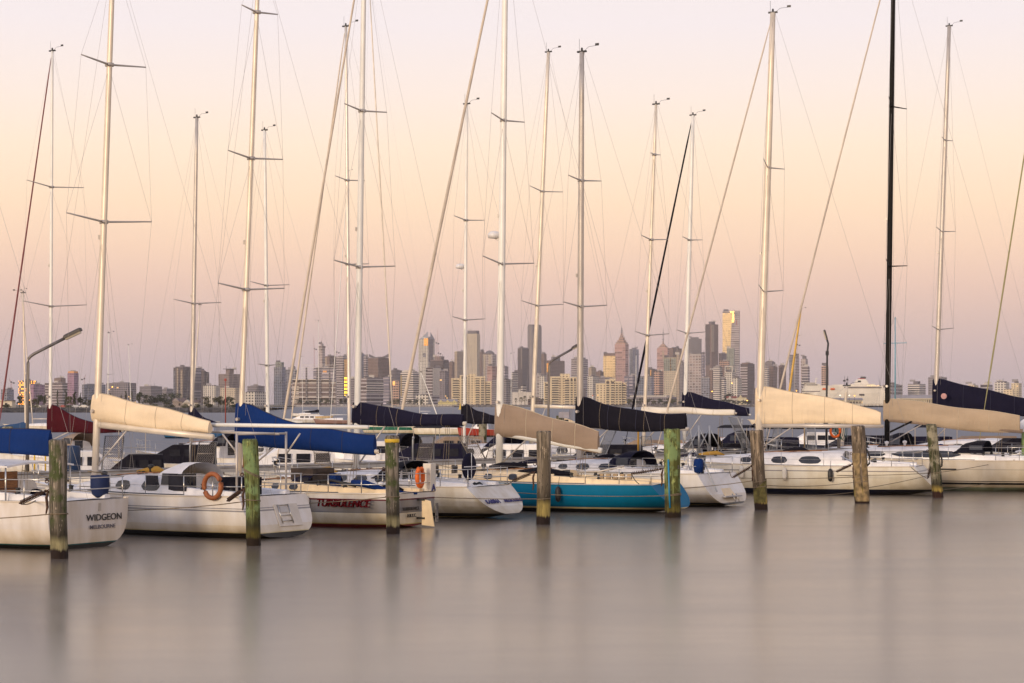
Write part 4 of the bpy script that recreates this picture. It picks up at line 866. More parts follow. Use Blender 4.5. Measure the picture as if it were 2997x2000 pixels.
cruiser('dark hooded cruiser behind the foot of the cream covered mast',2210,118,7,2.6,.8,190,whull,'cnavy',rooms=(.15,.6,1.3))
cruiser('small white cruiser with three dark windows beyond the yellow striped sloop',888,420,8.2,2.7,.8,185,whull,rooms=(.2,.8,.9))
cruiser('distant cabin boat with arched windows left of the navy black boom',1655,300,5.5,2.3,1.2,10,crhull,'cream',rooms=(.1,.8,.7))
cruiser('red trimmed workboat behind the green post near the small black cover',1405,250,5,2.2,.9,175,hw('hull_red',(.35,.04,.02)),rooms=(.3,.7,.8))
for a_ in (('dark canvas hooded launch behind the rusty mesh gate',365,86,4.2,190,whull,'cblack',(.1,.7,.95)),('white cruiser with black hood left of the two-post gate',470,104,8,185,whull,'cblack',(.15,.6,1.0)),
 ('dark blue hulled cruiser under the right end of the royal blue boom cover',1060,108,8,186,dhull,'white',(.3,.8,1.1)),('white cruiser with navy hood right of the yellow banded pile',1210,102,7.5,175,whull,'cnavy',(.15,.7,1.1)),
 ('cream cruiser with tan hood in front of the radar dome mast foot',1300,124,8,188,crhull,'ctaupe',(.2,.7,1.1)),('white cruiser behind the taupe boom cover end',1740,104,8,183,whull,'cblack',(.2,.7,1.0)),
 ('white cruiser with tan hood under the black boom cover',1850,112,8.5,176,whull,'ctaupe',(.15,.7,1.1)),('low cream launch with black hood right of the trestles',2130,108,7.5,186,crhull,'cblack',(.2,.7,1.0)),
 ('white cruiser with black hood under the cream cover right end',2480,128,9,184,whull,'cblack',(.2,.7,1.1)),('white cruiser with navy hood between the black mast and the leaning pile',2660,124,8.5,178,whull,'cnavy',(.2,.75,1.1)),
 ('grey hooded cruiser under the beige boom cover middle',2820,126,9,186,crhull,'ctaupe',(.15,.7,1.1)),('white cruiser with black hood near the lime pile',2950,118,8,183,whull,'cblack',(.2,.7,1.1)),
 ('dark hulled launch beyond the upright silver gate',2385,150,8,180,dhull,'white',(.3,.75,1.0))):
    cruiser(a_[0],a_[1],a_[2],a_[3],2.7,.95,a_[4],a_[5],a_[6],rooms=a_[7],name='motor_cruiser')
# moored sloops on the open water
G3='sloops on swing moorings in open water'
def sloop(lab,px,D,Ln,ang,hull,top,cover=None,spar='wspar',deckm='white',bh=1.0,rev=False,mr=.07,fl=1.0,spr=()):
    a=R(ang); u=Vector((math.cos(a),math.sin(a),0)); m=Vector((PX(px,D),D,0)); s=m-u*Ln*.58; b=m+u*Ln*.42; f=lambda v:v.x/v.y*FPX+CX
    e=m-u*Ln*.36; zb=bh+.9
    y0=HY+(CAMZ-zb)*FPX/D; y1_=HY+(CAMZ-zb)*FPX/e.y
    return yacht(lab,f(s),s.y,px,f(b),ang=ang,B=Ln*.29,F=.85*fl,Fb=1.15*fl,hull=hull,deckm=deckm,mast=top,boom=(y0,f(e),y1_,.06) ,cover=(cover,y0-.75*FPX/D,y1_-.28*FPX/e.y,1.6) if cover else None,spr=spr,spar=spar,mr=mr,lod=0,jib=False,rail=False,group=G3,cabin=(.3,.72,.45))
sloop('distant sloop with yellow stripe, white hull and black boom cover',932,515,9.6,5,hullmat('hull_ystripe',None,[(-1,AF),(.1,(.7,.65,.55)),(.62,(.70,.38,.02)),(.85,(.7,.65,.58))]),(932,940),'cblack')
sloop('distant sloop with bare white mast left of the yellow striped sloop mast',886,640,9,178,hw('hull_s1'),(883,1045))
sloop('low white sloop under the maroon boom cover at far left',95,290,10,182,crhull,(62,850),None,spar='alutan')
sloop('cream sloop with long flat deck right of the maroon cover',315,300,10,178,crhull,(318,975),None,spr=((1097,14),))
sloop('small sloop with thin white mast left of the sharp white one, near the tall trees',385,420,7,178,hw('hull_s3'),(376,1010))
sloop('green striped sloop under the front black boom cover',1150,280,11.5,178,hullmat('hull_gstripe',None,[(-1,(.01,.08,.05)),(.05,(.74,.68,.56)),(.45,(.01,.13,.08)),(.9,(.74,.68,.56))]),(1080,-60),None,spar='alutan',mr=.1)
sloop('cream sloop with dark green bottom right of the green striped one',1285,262,9.0,178,hullmat('hull_cgreen',None,[(-1,(.01,.06,.05)),(.14,(.74,.68,.56))]),(1232,1090),None)
sloop('blue hulled sloop low on the water beneath the cream boom cover',560,240,9,182,hullmat('hull_blue',None,[(-1,AF),(.12,(.02,.12,.30))]),(585,893),None,spar='alutan')
sloop('brown decked sloop beside the tall blurred white mast',968,400,8.5,181,hw('hull_brown',(.28,.17,.15)),(1020,500),None,mr=.07)
sloop('big cream sloop with long flat hull under the cream boom at right',2300,330,15,182,crhull,(2344,905),None,spar='yspar',deckm='cream',mr=.19,fl=1.3,spr=((985,8),(1045,9)))
sloop('distant sloop by the shore right of the pale tower',1228,600,8.5,182,hw('hull_s7'),(1232,1060),None)
sloop('sloop at far left with reversed mid-blue boom cover',75,160,8.5,-4,hw('hull_s8'),(68,858),'cmid',spar='alutan')
sloop('distant sloop with thin white mast before the brown grid tower',1496,520,8,178,hw('hull_s9'),(1496,1035))
sloop('distant sloop before the barrel topped white banded tower',1860,520,8,178,hw('hull_s10'),(1862,1040))
# teal yard flagstaff
def pole(name,px,D,y0,y1,r,mat,lab,cat,extra=None):
    z0=max(-.2,PZ(y0,D)); o=empty(name,(PX(px,D),D,z0)); tag(o,lab,cat); a=MB(); h=PZ(y1,D)-z0
    a.tube([(0,0,0),(0,0,h*.5),(0,0,h)],[r,r*.9,r*.6],8); a.build('pole',mat,o,True); return o,h
fp,h=pole('flagstaff',2620,600,1195,928,.22,pmat('pale_teal_paint',(.16,.36,.44),.5),'pale teal flagstaff with a cross yard right of the black mast','flagstaff')
mb=MB(); zz=h*.71; mb.tube([(-3.4,0,zz),(3.4,0,zz+.15)],.12,6); mb.build('yard',pmat('pale_teal_paint',(.16,.36,.44)),fp)
mb=MB()
for s in(-1,1): mb.tube([(s*3.4,0,zz),(0,0,h)],.035,4); mb.tube([(s*3.3,0,zz),(s*1.8,0,h*.1)],.03,4)
mb.build('halyard',M['wire'],fp)
# orange beacon-like pole left
bp_,h=pole('red_topped_beacon',660,330,1245,1112,.10,pmat('red_oxide_pole',(.30,.06,.04),.6),'red topped channel beacon pole beside the navy cover','beacon')
mb=MB(); mb.box((0,0,h),(.36,.3,.42)); mb.build('topmark',pmat('red_oxide_topmark',(.30,.04,.03)),bp_)
# green posts of the far pile row
for px,yt,wd,lab in((1413,1237,24,'stubby dark green post above the leaning mesh gate'),(1639,1217,23,'dark post in front of the distant cabin boat'),(22,1250,30,'short dark green post above the left blue cover'),(800,1222,10,'slim yellow green post far behind the blue cover')):
    D=125 if wd>12 else 200; r=wd/2*D/FPX; o=empty('far_pile',(PX(px,D),D,0)); tag(o,lab,'pile','piles of the far berth row'); h=PZ(yt,D)
    mb=MB(); make_pile(mb,r,r,h,(0,0),seed=px,n=14); autosmooth(mb.build('timber_post',PM['dark'],o),60)
# ------------------------------------------------------------------ mooring lines and springs
def catenary(a,b,sag,n=14): 
    return [a+(b-a)*i/n+Vector((0,0,-sag*4*(i/n)*(1-i/n))) for i in range(n+1)]
def line(lab,a,b,sag,r=.015,mat='rope',g='berth lines sagging between the piles and the jetty'):
    o=empty('mooring_line',a); tag(o,lab,'rope',g); mb=MB(); mb.tube([p-a for p in catenary(a,b,sag)],r,5); mb.build('line',M[mat],o,True); return o
U0=Vector((-.85,.52,0)).normalized()
def pw(i,z): X,D,h,r=pile_w[i]; return Vector((X-r*.8,D+.1,z))
for i,z,sag,lab in((0,1.15,.55,'thin berth line running left from the nearest pile'),(1,1.25,.62,'taut looking berth line running left from the green stained pile'),(2,1.13,.6,'berth line left of the yellow banded pile crossing the red lettering'),
    (3,.84,.35,'berth line left of the bare pale pile crossing the KARINA stern'),(4,.76,.42,'pale green berth line left of the pile with the blue pole'),(5,1.1,.75,'berth line dropping left from the brown pile with olive wrap'),
    (6,1.05,.40,'upper berth line left of the wrapped pile'),(7,1.05,.45,'upper berth line left of the leaning dark pile'),(8,1.6,.5,'long berth line from the lime green pile')):
    a=pw(i,z); b=a+U0*15.5; b.z=1.7; line(lab,a,b,sag)
for i,j,z0,z1,sag,lab in((5,6,.95,.85,.12,'line strung from the olive wrapped pile to the next one'),(6,7,.55,1.0,.05,'lower line strung between the wrapped pile and the leaning pile'),(7,8,.30,.62,.1,'low dark line strung between the leaning pile and the lime pile'),(7,8,1.05,1.5,.08,'upper line strung between the leaning pile and the lime pile'),(5,6,.62,.45,.12,'lowest weedy line between the olive wrapped pile and the wrapped pile')):
    line(lab,pw(i,z0),pw(j,z1),sag,.013,g='lines strung from pile to pile')
def spring(lab,i,z,dx,dz,Ln=.75,tail=None,stern=None):
    X,D,h,r=pile_w[i]; a=Vector((X-r*1.2,D-.05,z)); d=Vector((dx,.25,dz)).normalized(); o=empty('mooring_spring',a); tag(o,lab,'mooring spring','rusty mooring springs hanging from the piles')
    x=d.cross(Vector((0,1,0))).normalized(); y=d.cross(x)
    mb=MB(); K=150; T=15; pts=[]
    for k in range(K+1):
        t=k/K; an=2*math.pi*T*t; rr=.055; pts.append(d*(.16+Ln*t)+(x*math.cos(an)+y*math.sin(an))*rr)
    mb.tube(pts,.012,4); mb.tube([d*0.05,d*(.2+Ln)],.022,6); mb.build('coil_spring',M['rust'],o,True)
    mb=MB()
    for k in range(3): 
        c=d*(.02+.07*k); xx,yy=(x,y) if k%2 else (y,x); mb.tube([c+d*.045*math.cos(t)+xx*.028*math.sin(t) for t in [2*math.pi*q/8 for q in range(9)]],.012,4)
    mb.build('chain_links',M['rust'],o)
    if stern is not None:
        b=stern-a; mb=MB(); mb.tube([p for p in catenary(d*(.2+Ln),b,.06,8)],.016,5); mb.build('stern_line',M['rope'],o,True)
    mb=MB(); mb.tube([(0,0,-.02),(-.05,0,-.2),(-.03,.02,-.45),(-.06,0,-.62)],[.03,.04,.035,.02],6); mb.build('hanging_chain',M['rust'],o,True)
def cleat(y,x,s): 
    t=x/y.L; v=Vector((x,s*y.bm(t)*.9,y.sh(t)+.05)); return y.Minv.inverted()@v
spring('rusty chain spring hanging left of the nearest mossy pile',0,1.78,-1,-.45,.7,stern=cleat(y1,.6,1))
spring('dark chain spring low left of the green stained pile',1,1.62,-1,-.7,.45,stern=cleat(y2,.3,1))
spring('rusty coil spring angling down to the KARINA stern',3,1.75,-1,-.42,.62,stern=cleat(y4,.2,-1))
spring('rusty coil spring reaching left over the teal boat stern',4,1.72,-1,-.16,.95,stern=cleat(y5,.5,1))
spring('rusty coil spring by the brown pile toward the round white stern',5,1.70,-1,-.62,.75,stern=cleat(y6,.2,-1))
spring('pale coil spring on the wrapped pile against the cream hull',6,1.62,-1,-.5,.62,stern=cleat(y7,3.0,1))
spring('vertical spring bundle hanging left of the leaning dark pile',7,1.72,-.15,-1,.75,stern=cleat(y7,.2,1))
spring('dark chain spring at the lime green pile',8,1.75,-1,-.35,.6,stern=cleat(y8,1.2,1))
# ------------------------------------------------------------------ shore, land
SH=2660.
land=pmat('harbour_ground',(.16,.14,.11),.95,var=.3,scale=.02)
mb=MB(); mb.add([(-420,SH,1.8),(7900,SH,1.8),(7900,8900,2.2),(-7900,8900,2.2),(-7900,SH+400,1.8),(-420,SH+400,1.8)],[(0,1,2,3,4,5)])
tag(mb.build('far_shore_ground',land),kind='structure')
sand=pmat('pale_beach_sand',(.42,.34,.25),.95,var=.15,scale=.05)
mb=MB(); X0,X1=PX(868,SH),PX(1330,SH); mb.add([(X0,SH-38,-.1),(X1,SH-38,-.1),(X1,SH+1,1.85),(X0,SH+1,1.85)],[(0,1,2,3)]); tag(mb.build('beach',sand),kind='structure')
def rocks(name,x0,x1,D,h,w,mat,seed,cell,lab):
    rnd=random.Random(seed); mb=MB(); n=int((x1-x0)/cell)
    rs=[]
    for i in range(n+1):
        x=x0+(x1-x0)*i/n; rs.append([(x,D-w*(1-g)+rnd.uniform(-.3,.3)*cell*.4,-.3+(h+.3)*g**.7+rnd.uniform(-.16,.16)*h*(1 if g<1 else .5)) for g in(0,.2,.4,.6,.8,1)]+[(x,D+w,h+rnd.uniform(-.05,.1)*h)])
    mb.rings(rs,close=False,cap=(False,False)); o=mb.build(name,mat); tag(o,lab,'sea wall'); return o
rockm=pmat('dark_basalt_rocks',(.060,.050,.042),.95,var=.6,scale=.35,bump=.5)
rockg=pmat('grey_brown_rocks',(.15,.125,.10),.95,var=.5,scale=.2,bump=.5)
# left spit
SPD=960.
mb=MB(); mb.add([(-700,SPD+4,2.0),(PX(768,SPD),SPD+4,2.0),(PX(778,1200),1200,2.1),(PX(862,1900),1900,2.1),(-420,SH+450,2.2),(-3000,SH+450,2.2),(-1400,SPD+4,2.0)],[(0,1,2,3,4,5,6)])
tag(mb.build('spit_ground',pmat('dry_grass_spit',(.13,.105,.07),.95,var=.35,scale=.05)),kind='structure')
rocks('rock_breakwater',-360,PX(770,SPD),SPD,2.25,9,rockm,5,1.6,'dark basalt rock breakwater running along the left shore')
rocks('rock_sea_wall',PX(1325,SH),PX(2240,SH),SH-8,3.0,10,rockg,6,2.2,'grey brown rock sea wall along the far shore in front of the cream apartments')
# piers
pierm=pmat('pale_pier_concrete',(.46,.40,.32),.85,var=.15,scale=.2); pilm=pmat('dark_pier_pile',(.06,.05,.045),.9,var=.2)
def pier(lab,x0,x1,D,h,step,w=14,rail=True):
    o=empty('pier',(x0,D,0)); tag(o,lab,'pier'); Ln=x1-x0
    mb=MB(); mb.box((Ln/2,w/2,h),(Ln,w,.9)); mb.build('deck',pierm,o)
    k=int(Ln/step)
    for i in range(k+1): mb=MB(); mb.box((i*step,.3,h/2-.6),(.55,.5,h+.4)); mb.build('pier_pile',pilm,o)
    if rail:
        mb=MB(); mb.box((Ln/2,.1,h+1.4),(Ln,.08,.10))
        for i in range(0,k*2): mb.box((i*step/2,.1,h+.9),(.10,.08,1.0))
        mb.build('railing',M['ldark'],o)
pier('long concrete pier on dark piles below the white ferry',PX(2235,SH-10),PX(2660,SH-10),SH-12,3.6,5)
pier('short dark pile jetty on the far shore by the yellow boatshed',PX(1160,SH-20),PX(1345,SH-20),SH-22,2.6,4,6)
# ------------------------------------------------------------------ city facades
def facade(name,wall,glass=(.05,.05,.07),fh=3.6,cw=3.2,gh=.55,gw=.8,lit=0,litc=(1,.55,.12),lits=1.5,gmet=.5,grough=.16,wr=.8,vary=.5,clamp_=None):
    if name in _mc: return _mc[name]
    m,t,b=newmat(name); uv=t.nodes.new('ShaderNodeUVMap'); s=t.nodes.new('ShaderNodeSeparateXYZ'); L(t,uv.outputs[0],s.inputs[0])
    def math_(op,a,bv=None,c=None):
        x=t.nodes.new('ShaderNodeMath'); x.operation=op
        for i,v in enumerate((a,bv,c)):
            if v is None: continue
            if isinstance(v,(int,float)): x.inputs[i].default_value=v
            else: L(t,v,x.inputs[i])
        return x.outputs[0]
    u=math_('DIVIDE',s.outputs[0],cw); v=math_('DIVIDE',s.outputs[1],fh)
    fu=math_('FRACT',u); fv=math_('FRACT',v); iu=math_('FLOOR',u); iv=math_('FLOOR',v)
    a=math_('MULTIPLY',math_('GREATER_THAN',fu,(1-gw)/2),math_('LESS_THAN',fu,1-(1-gw)/2))
    c=math_('MULTIPLY',math_('GREATER_THAN',fv,(1-gh)/2),math_('LESS_THAN',fv,1-(1-gh)/2))
    mask=math_('MULTIPLY',a,c)
    cb=t.nodes.new('ShaderNodeCombineXYZ'); L(t,iu,cb.inputs[0]); L(t,iv,cb.inputs[1])
    wn=t.nodes.new('ShaderNodeTexWhiteNoise'); wn.noise_dimensions='2D'; L(t,cb.outputs[0],wn.inputs['Vector'])
    gm=t.nodes.new('ShaderNodeMix'); gm.data_type='RGBA'; gm.inputs[6].default_value=(*[g*(1-vary) for g in glass],1); gm.inputs[7].default_value=(*[min(1,g*(1+vary*2)) for g in glass],1); L(t,wn.outputs[0],gm.inputs[0])
    tc=t.nodes.new('ShaderNodeTexCoord'); n=t.nodes.new('ShaderNodeTexNoise'); n.inputs['Scale'].default_value=.06; n.inputs['Detail'].default_value=5; L(t,tc.outputs['Object'],n.inputs['Vector'])
    wm=t.nodes.new('ShaderNodeMix'); wm.data_type='RGBA'; wm.inputs[6].default_value=(*[w*.8 for w in wall],1); wm.inputs[7].default_value=(*[min(1,w*1.12) for w in wall],1); L(t,n.outputs[0],wm.inputs[0])
    mx=t.nodes.new('ShaderNodeMix'); mx.data_type='RGBA'; L(t,mask,mx.inputs[0]); L(t,wm.outputs[2],mx.inputs[6]); L(t,gm.outputs[2],mx.inputs[7]); L(t,mx.outputs[2],b.inputs['Base Color'])
    L(t,math_('MULTIPLY_ADD',mask,grough-wr,wr),b.inputs['Roughness']); L(t,math_('MULTIPLY',mask,gmet),b.inputs['Metallic'])
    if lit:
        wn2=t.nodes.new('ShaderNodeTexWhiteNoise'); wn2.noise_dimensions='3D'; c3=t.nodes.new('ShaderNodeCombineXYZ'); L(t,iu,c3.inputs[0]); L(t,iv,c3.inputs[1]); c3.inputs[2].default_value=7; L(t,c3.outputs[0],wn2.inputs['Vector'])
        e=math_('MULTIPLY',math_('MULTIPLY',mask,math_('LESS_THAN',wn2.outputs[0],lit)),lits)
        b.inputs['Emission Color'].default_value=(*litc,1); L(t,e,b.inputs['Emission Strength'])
    _mc[name]=m; return m
def prism(mb,pts,z0,z1,m=0,topz=None,uvo=0):
    """vertical prism over ground polygon (counter-clockwise from above), walls carry uv in metres"""
    n=len(pts); b=len(mb.v); tz=topz or [z1]*n
    for (x,y) in pts: mb.v.append((x,y,z0))
    for (x,y),z in zip(pts,tz): mb.v.append((x,y,z))
    u=uvo
    for i in range(n):
        j=(i+1)%n; d=math.hypot(pts[j][0]-pts[i][0],pts[j][1]-pts[i][1])
        mb.face((b+i,b+j,b+n+j,b+n+i),m,[(u,z0),(u+d,z0),(u+d,tz[j]),(u,tz[i])]); u+=math.ceil(d/10)*10
    mb.face([b+n+i for i in range(n)],m,[(.01,.01)]*n)
def footprint(x0,x1,D,split,ang):
    W=PX(x1,D)-PX(x0,D); a=R(ang)
    if split>=1 or split<=0:
        w=W; d=max(W*.7,18); return [(0,0),(W,0),(W,d),(0,d)],Vector((PX(x0,D),D,0))
    w=split*W/math.cos(a); d=(1-split)*W/math.sin(a)
    A=(-w*math.cos(a),w*math.sin(a)); Bp=(d*math.sin(a),d*math.cos(a))
    return [(0,0),Bp,(A[0]+Bp[0],A[1]+Bp[1]),A],Vector((PX(x0+split*(x1-x0),D),D,0))
def scale_fp(fp,k):
    cx=sum(p[0] for p in fp)/len(fp); cy=sum(p[1] for p in fp)/len(fp); return [(cx+(x-cx)*k,cy+(y-cy)*k) for x,y in fp]
FAC=dict(
 grey=facade('grey_office_facade',(.26,.23,.24)), dark=facade('dark_glass_facade',(.10,.085,.095),(.05,.045,.06),gh=.7,gw=.9,gmet=.6), brown=facade('brown_facade',(.20,.14,.12),(.06,.04,.04),gh=.5,cw=4,gw=.7),
 tan=facade('tan_stone_facade',(.42,.33,.24),gh=.45,cw=4,gw=.55), white=facade('white_banded_facade',(.62,.56,.50),fh=4,gh=.5,gw=1,cw=30), whiteg=facade('white_gridded_facade',(.60,.55,.48),fh=4,cw=5,gh=.55,gw=.55),
 bluegl=facade('blue_grey_glass_facade',(.30,.31,.36),(.10,.12,.18),gh=.8,gw=.85,cw=5,gmet=.7,grough=.12), beige=facade('beige_facade',(.50,.42,.31),cw=5,fh=4,gh=.4,gw=.4), pink=facade('pinkish_granite_facade',(.36,.24,.22),(.30,.18,.17),fh=7,gh=.5,gw=.9,cw=18,gmet=.3),
 purple=facade('mauve_facade',(.26,.17,.24),(.22,.13,.22),fh=5,cw=6), navy=facade('navy_striped_facade',(.12,.11,.15),(.35,.32,.36),fh=7,gh=.35,gw=.95,cw=50,gmet=.2), gold=facade('gold_glass_and_sunset_tint',(.95,.55,.16),(1,.62,.2),fh=7,cw=8,gh=.85,gw=.9,gmet=1,wr=.5,vary=.05),  # gold coating of the tallest crown; elsewhere a sunset glint put into the colour
 yellow=facade('pale_yellow_panels',(.70,.53,.28),(.62,.45,.22),fh=7,cw=9,gmet=.3,vary=.2), stripe=facade('white_striped_dark_glass',(.46,.42,.42),(.09,.08,.10),fh=6,gh=.66,gw=1,cw=60), litor=facade('orange_lit_windows_facade',(.22,.17,.17),(.08,.07,.07),fh=4,cw=4,gh=.6,gw=.7,lit=.62,litc=(1,.31,.02),lits=4),
 goldglint=facade('gold_sunset_glint_column',(.35,.25,.10),(.20,.14,.05),fh=9,cw=10,gh=.6,gw=.62,lit=.8,litc=(1,.48,.02),lits=4.5), concrete=facade('construction_concrete',(.22,.17,.16),(.10,.08,.08),fh=4,cw=5,gh=.55,gw=.75,gmet=0), pale=facade('pale_concrete_grid',(.38,.34,.33),(.20,.17,.18),fh=7,cw=8,gh=.6,gw=.7), green=facade('greenish_glass_facade',(.26,.28,.26),(.12,.14,.13),gh=.7,cw=5),  # gold column emits light to stand in for sunset reflected in the glass
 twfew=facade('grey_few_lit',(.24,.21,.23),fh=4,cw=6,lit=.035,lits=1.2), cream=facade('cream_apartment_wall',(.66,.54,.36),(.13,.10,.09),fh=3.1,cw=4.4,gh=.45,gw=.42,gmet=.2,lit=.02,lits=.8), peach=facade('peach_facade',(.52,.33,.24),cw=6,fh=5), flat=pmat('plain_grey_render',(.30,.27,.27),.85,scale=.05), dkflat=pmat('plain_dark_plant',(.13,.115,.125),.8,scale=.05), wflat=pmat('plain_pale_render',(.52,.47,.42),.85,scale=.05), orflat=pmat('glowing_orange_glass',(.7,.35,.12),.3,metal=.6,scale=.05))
def hash_(t): return sum((i+1)*ord(c) for i,c in enumerate(t))
def tower(lab,x0,x1,yt,D=6200,split=.6,fac='grey',roof=None,name='office_tower',cat='tower',ang=26,topz=None,parts=(),base=2.0,group=None):
    fp,loc=footprint(x0,x1,D,split,ang); loc.z=base; H=PZ(yt,D)-base
    o=empty(name,loc); tag(o,lab,cat,group)
    mb=MB(); tz=None
    if topz: 
        lo=PZ(topz,D)-base; tz=[H,lo,lo,H] if split<1 else [lo,H,H,lo]
    prism(mb,fp,0,H,0,tz); o2=mb.build('facade',FAC[fac],o)
    # parapet and roof plant
    if roof is None: roof=[(.6,max(1.2,H*.018),'dkflat')]
    z=H if not topz else min(tz)
    for k,h_,mt in roof:
        if h_<0: h_=-h_*D/FPX
        mb=MB(); prism(mb,scale_fp(fp,k),z-.01,z+h_); mb.build('roof_plant',FAC[mt],o); z+=h_
    if name!='low_building' and D>3200 and base<2.1:
        hs=abs(hash_(lab)); fc=scale_fp(fp,.3)
        for q_ in range(hs%3):
            px_,py_=fc[(hs//7+q_)%4]; mb=MB(); hh=D*(3+(hs//5+q_*3)%7)/FPX; mb.tube([(px_,py_,z-.2),(px_,py_,z+hh)],.35,4); mb.build('roof_antenna',M['ldark'],o)
        px_,py_=fc[(hs//3)%4]; mb=MB(); mb.box((px_*1.3,py_*1.3,z+1.2),(9,7,2.6+hs%4)); mb.build('lift_overrun',FAC[('flat','dkflat','wflat')[hs%3]],o)
    # strips: (u0,u1 fraction of px across, y0,y1, facade)
    for (a0,a1,ya,yb,ft) in parts:
        za=PZ(ya,D)-base; zb=PZ(yb,D)-base; mb=MB(); sx=split if 0<split<1 else 1
        if 0<split<1:
            P0=Vector((*fp[0],0)); P1=Vector((*fp[1],0)); P3=Vector((*fp[3],0))
            f=lambda t: P3+(P0-P3)*(t/split) if t<=split else P0+(P1-P0)*((t-split)/(1-split))
        else:
            P0=Vector((*fp[0],0)); P1=Vector((*fp[1],0)); f=lambda t:P0+(P1-P0)*t
        A=f(a0);B_=f(a1); nrm=Vector(((B_-A).y,-(B_-A).x,0)).normalized()*.6
        prism(mb,[(A.x+nrm.x,A.y+nrm.y),(B_.x+nrm.x,B_.y+nrm.y),(B_.x,B_.y),(A.x,A.y)],zb,za); mb.build('facade_panel',FAC[ft],o)
    return o,fp,H,loc
def spire(o,fp,z,segs,D,mat='flat'):
    """stack of shrinking stages: (scale, height_px)"""
    for k,h in segs:
        h=h*D/FPX; mb=MB(); prism(mb,scale_fp(fp,k),z-.01,z+h); mb.build('crown_stage',FAC[mat],o); z+=h
    return z
def mast_on(o,fp,z,h,r=1.0,rings=3,mat='ldark'):
    cx=sum(p[0] for p in fp)/4; cy=sum(p[1] for p in fp)/4; mb=MB(); mb.tube([(cx,cy,z),(cx,cy,z+h)],[r,r*.3],6)
    for k in range(rings): mb.box((cx,cy,z+h*(.15+.25*k)),(r*6*(1-.22*k),r*1,r*.8))
    mb.build('spire_mast',M[mat],o)
T=tower
T('low grey block at the far left edge of the skyline',0,34,1140,4200,.6,'bluegl')
T('office block with orange lit windows behind the left lamp post',50,101,1115,4300,.72,'litor',parts=())
T('plain mauve grey block right of the orange lit block',86,121,1126,4000,.35,'purple')
T('white banded office block behind the faint left mast',124,193,1121,4400,.85,'stripe')
T('dark plant-topped block over the white banded office',156,188,1107,4700,.7,'brown')
T('slim mauve residential tower above the tall trees',195,226,1092,4500,.7,'purple',roof=[(.9,-5,'orflat')])
T('flat slate blue office block behind the cream boom cover peak',239,291,1125,4300,.15,'bluegl')
T('wide grey block with a pair of glowing windows at left',304,392,1121,4500,.8,'twfew')
T('long low grey terrace block left of the twin towers',405,466,1131,4800,.6,'grey')
T('small stepped grey block before the striped tower',469,507,1139,4900,.5,'grey')
T('dark tower with tan vertical stripes in the left skyline',505,556,1076,4600,.62,'dark',roof=[(.8,-3,'dkflat')],parts=((.22,.30,1078,1175,'tan'),(.46,.56,1083,1175,'tan'),(0,.1,1084,1175,'bluegl')))
T('blue grey slab tower beside the tan striped tower',555,590,1079,4700,.3,'navy')
T('slope topped dark tower right of the blue grey slab',588,609,1084,4700,.5,'dark',topz=1094)
T('unfinished concrete tower block with a ragged roof frame',637,698,1095,4600,.55,'concrete',roof=[(.35,-14,'concrete'),(.6,-2,'dkflat')])
T('low white block with thin upright fins below the concrete tower',592,640,1129,4100,.8,'whiteg')
T('second low white finned block right of the first one',642,700,1136,4000,.8,'beige')
T('glass tower with sloping pale cap left of the balcony block',800,834,1074,4700,.75,'bluegl',roof=[(.72,-14,'green')])
T('rounded blue grey tower beside the sloping capped one',834,871,1082,4800,.8,'bluegl',roof=[(.6,-7,'flat')])
T('dark banded office with a pink sign behind the balcony block',914,983,1079,4300,.95,'navy',roof=[(.95,-2,'dkflat')],parts=((.43,.60,1085,1091,'orflat'),))
T('slim unfinished concrete core tower with a widened head',933,950,1018,5600,.6,'pale',roof=[(1.2,-5,'concrete'),(.5,-7,'flat')])
T('dark tower with a tan corner left of the gold glass strip',951,984,1043,5400,.4,'brown',parts=((0,.16,1047,1080,'tan'),))
T('grey curved-top tower with a blazing gold window strip',983,1021,1044,5200,.55,'stripe',roof=[(.7,-3,'flat')],parts=((.62,.98,1052,1104,'gold'),(.60,.98,1100,1158,'goldglint')))
T('narrow blue glass tower behind the tall mast base',1052,1066,1037,5600,.5,'bluegl')
T('second narrow dark tower beside the flared roof tower',1064,1078,1044,5400,.5,'stripe')
o,fp,H,loc=T('brown tower with a flared upturned roof',1076,1137,1049,5100,.5,'brown',roof=[(.92,-2,'dkflat')],ang=32)
# flared roof
Dd=5100; rs=[]; cx=sum(p[0] for p in fp)/4; cy=sum(p[1] for p in fp)/4
mb=MB(); wq=28*Dd/FPX
for i in range(9):
    g=-1+2*i/8; zt=H+(3+10*abs(g)**1.8)*Dd/FPX; zb=H+(2+2.5*abs(g)**3)*Dd/FPX*(1) ; rs.append([(cx+g*wq,cy-14,zb),(cx+g*wq,cy+14,zb),(cx+g*wq,cy+14,zt),(cx+g*wq,cy-14,zt)])
mb.rings(rs); mb.build('flared_roof',FAC['dkflat'],o)
T('mid-rise glass block with white balcony frame below the flared roof tower',1054,1116,1106,3300,.3,'stripe',parts=((.30,1,1115,1150,'white'),),name='apartment_block',cat='building')
T('grey stepped offices right of the flared roof tower',1140,1175,1084,5200,.6,'grey')
T('small orange glowing glass block below the stepped offices',1148,1169,1115,4200,.9,'peach',parts=((.05,.95,1116,1128,'orflat'),))
o,fp,H,loc=T('white banded apartment tower with a barrel vaulted top',1171,1224,1090,3600,.72,'white',roof=[(.85,-4,'wflat'),(.6,-3,'wflat')],name='apartment_block',parts=((.02,.07,1098,1160,'goldglint'),))
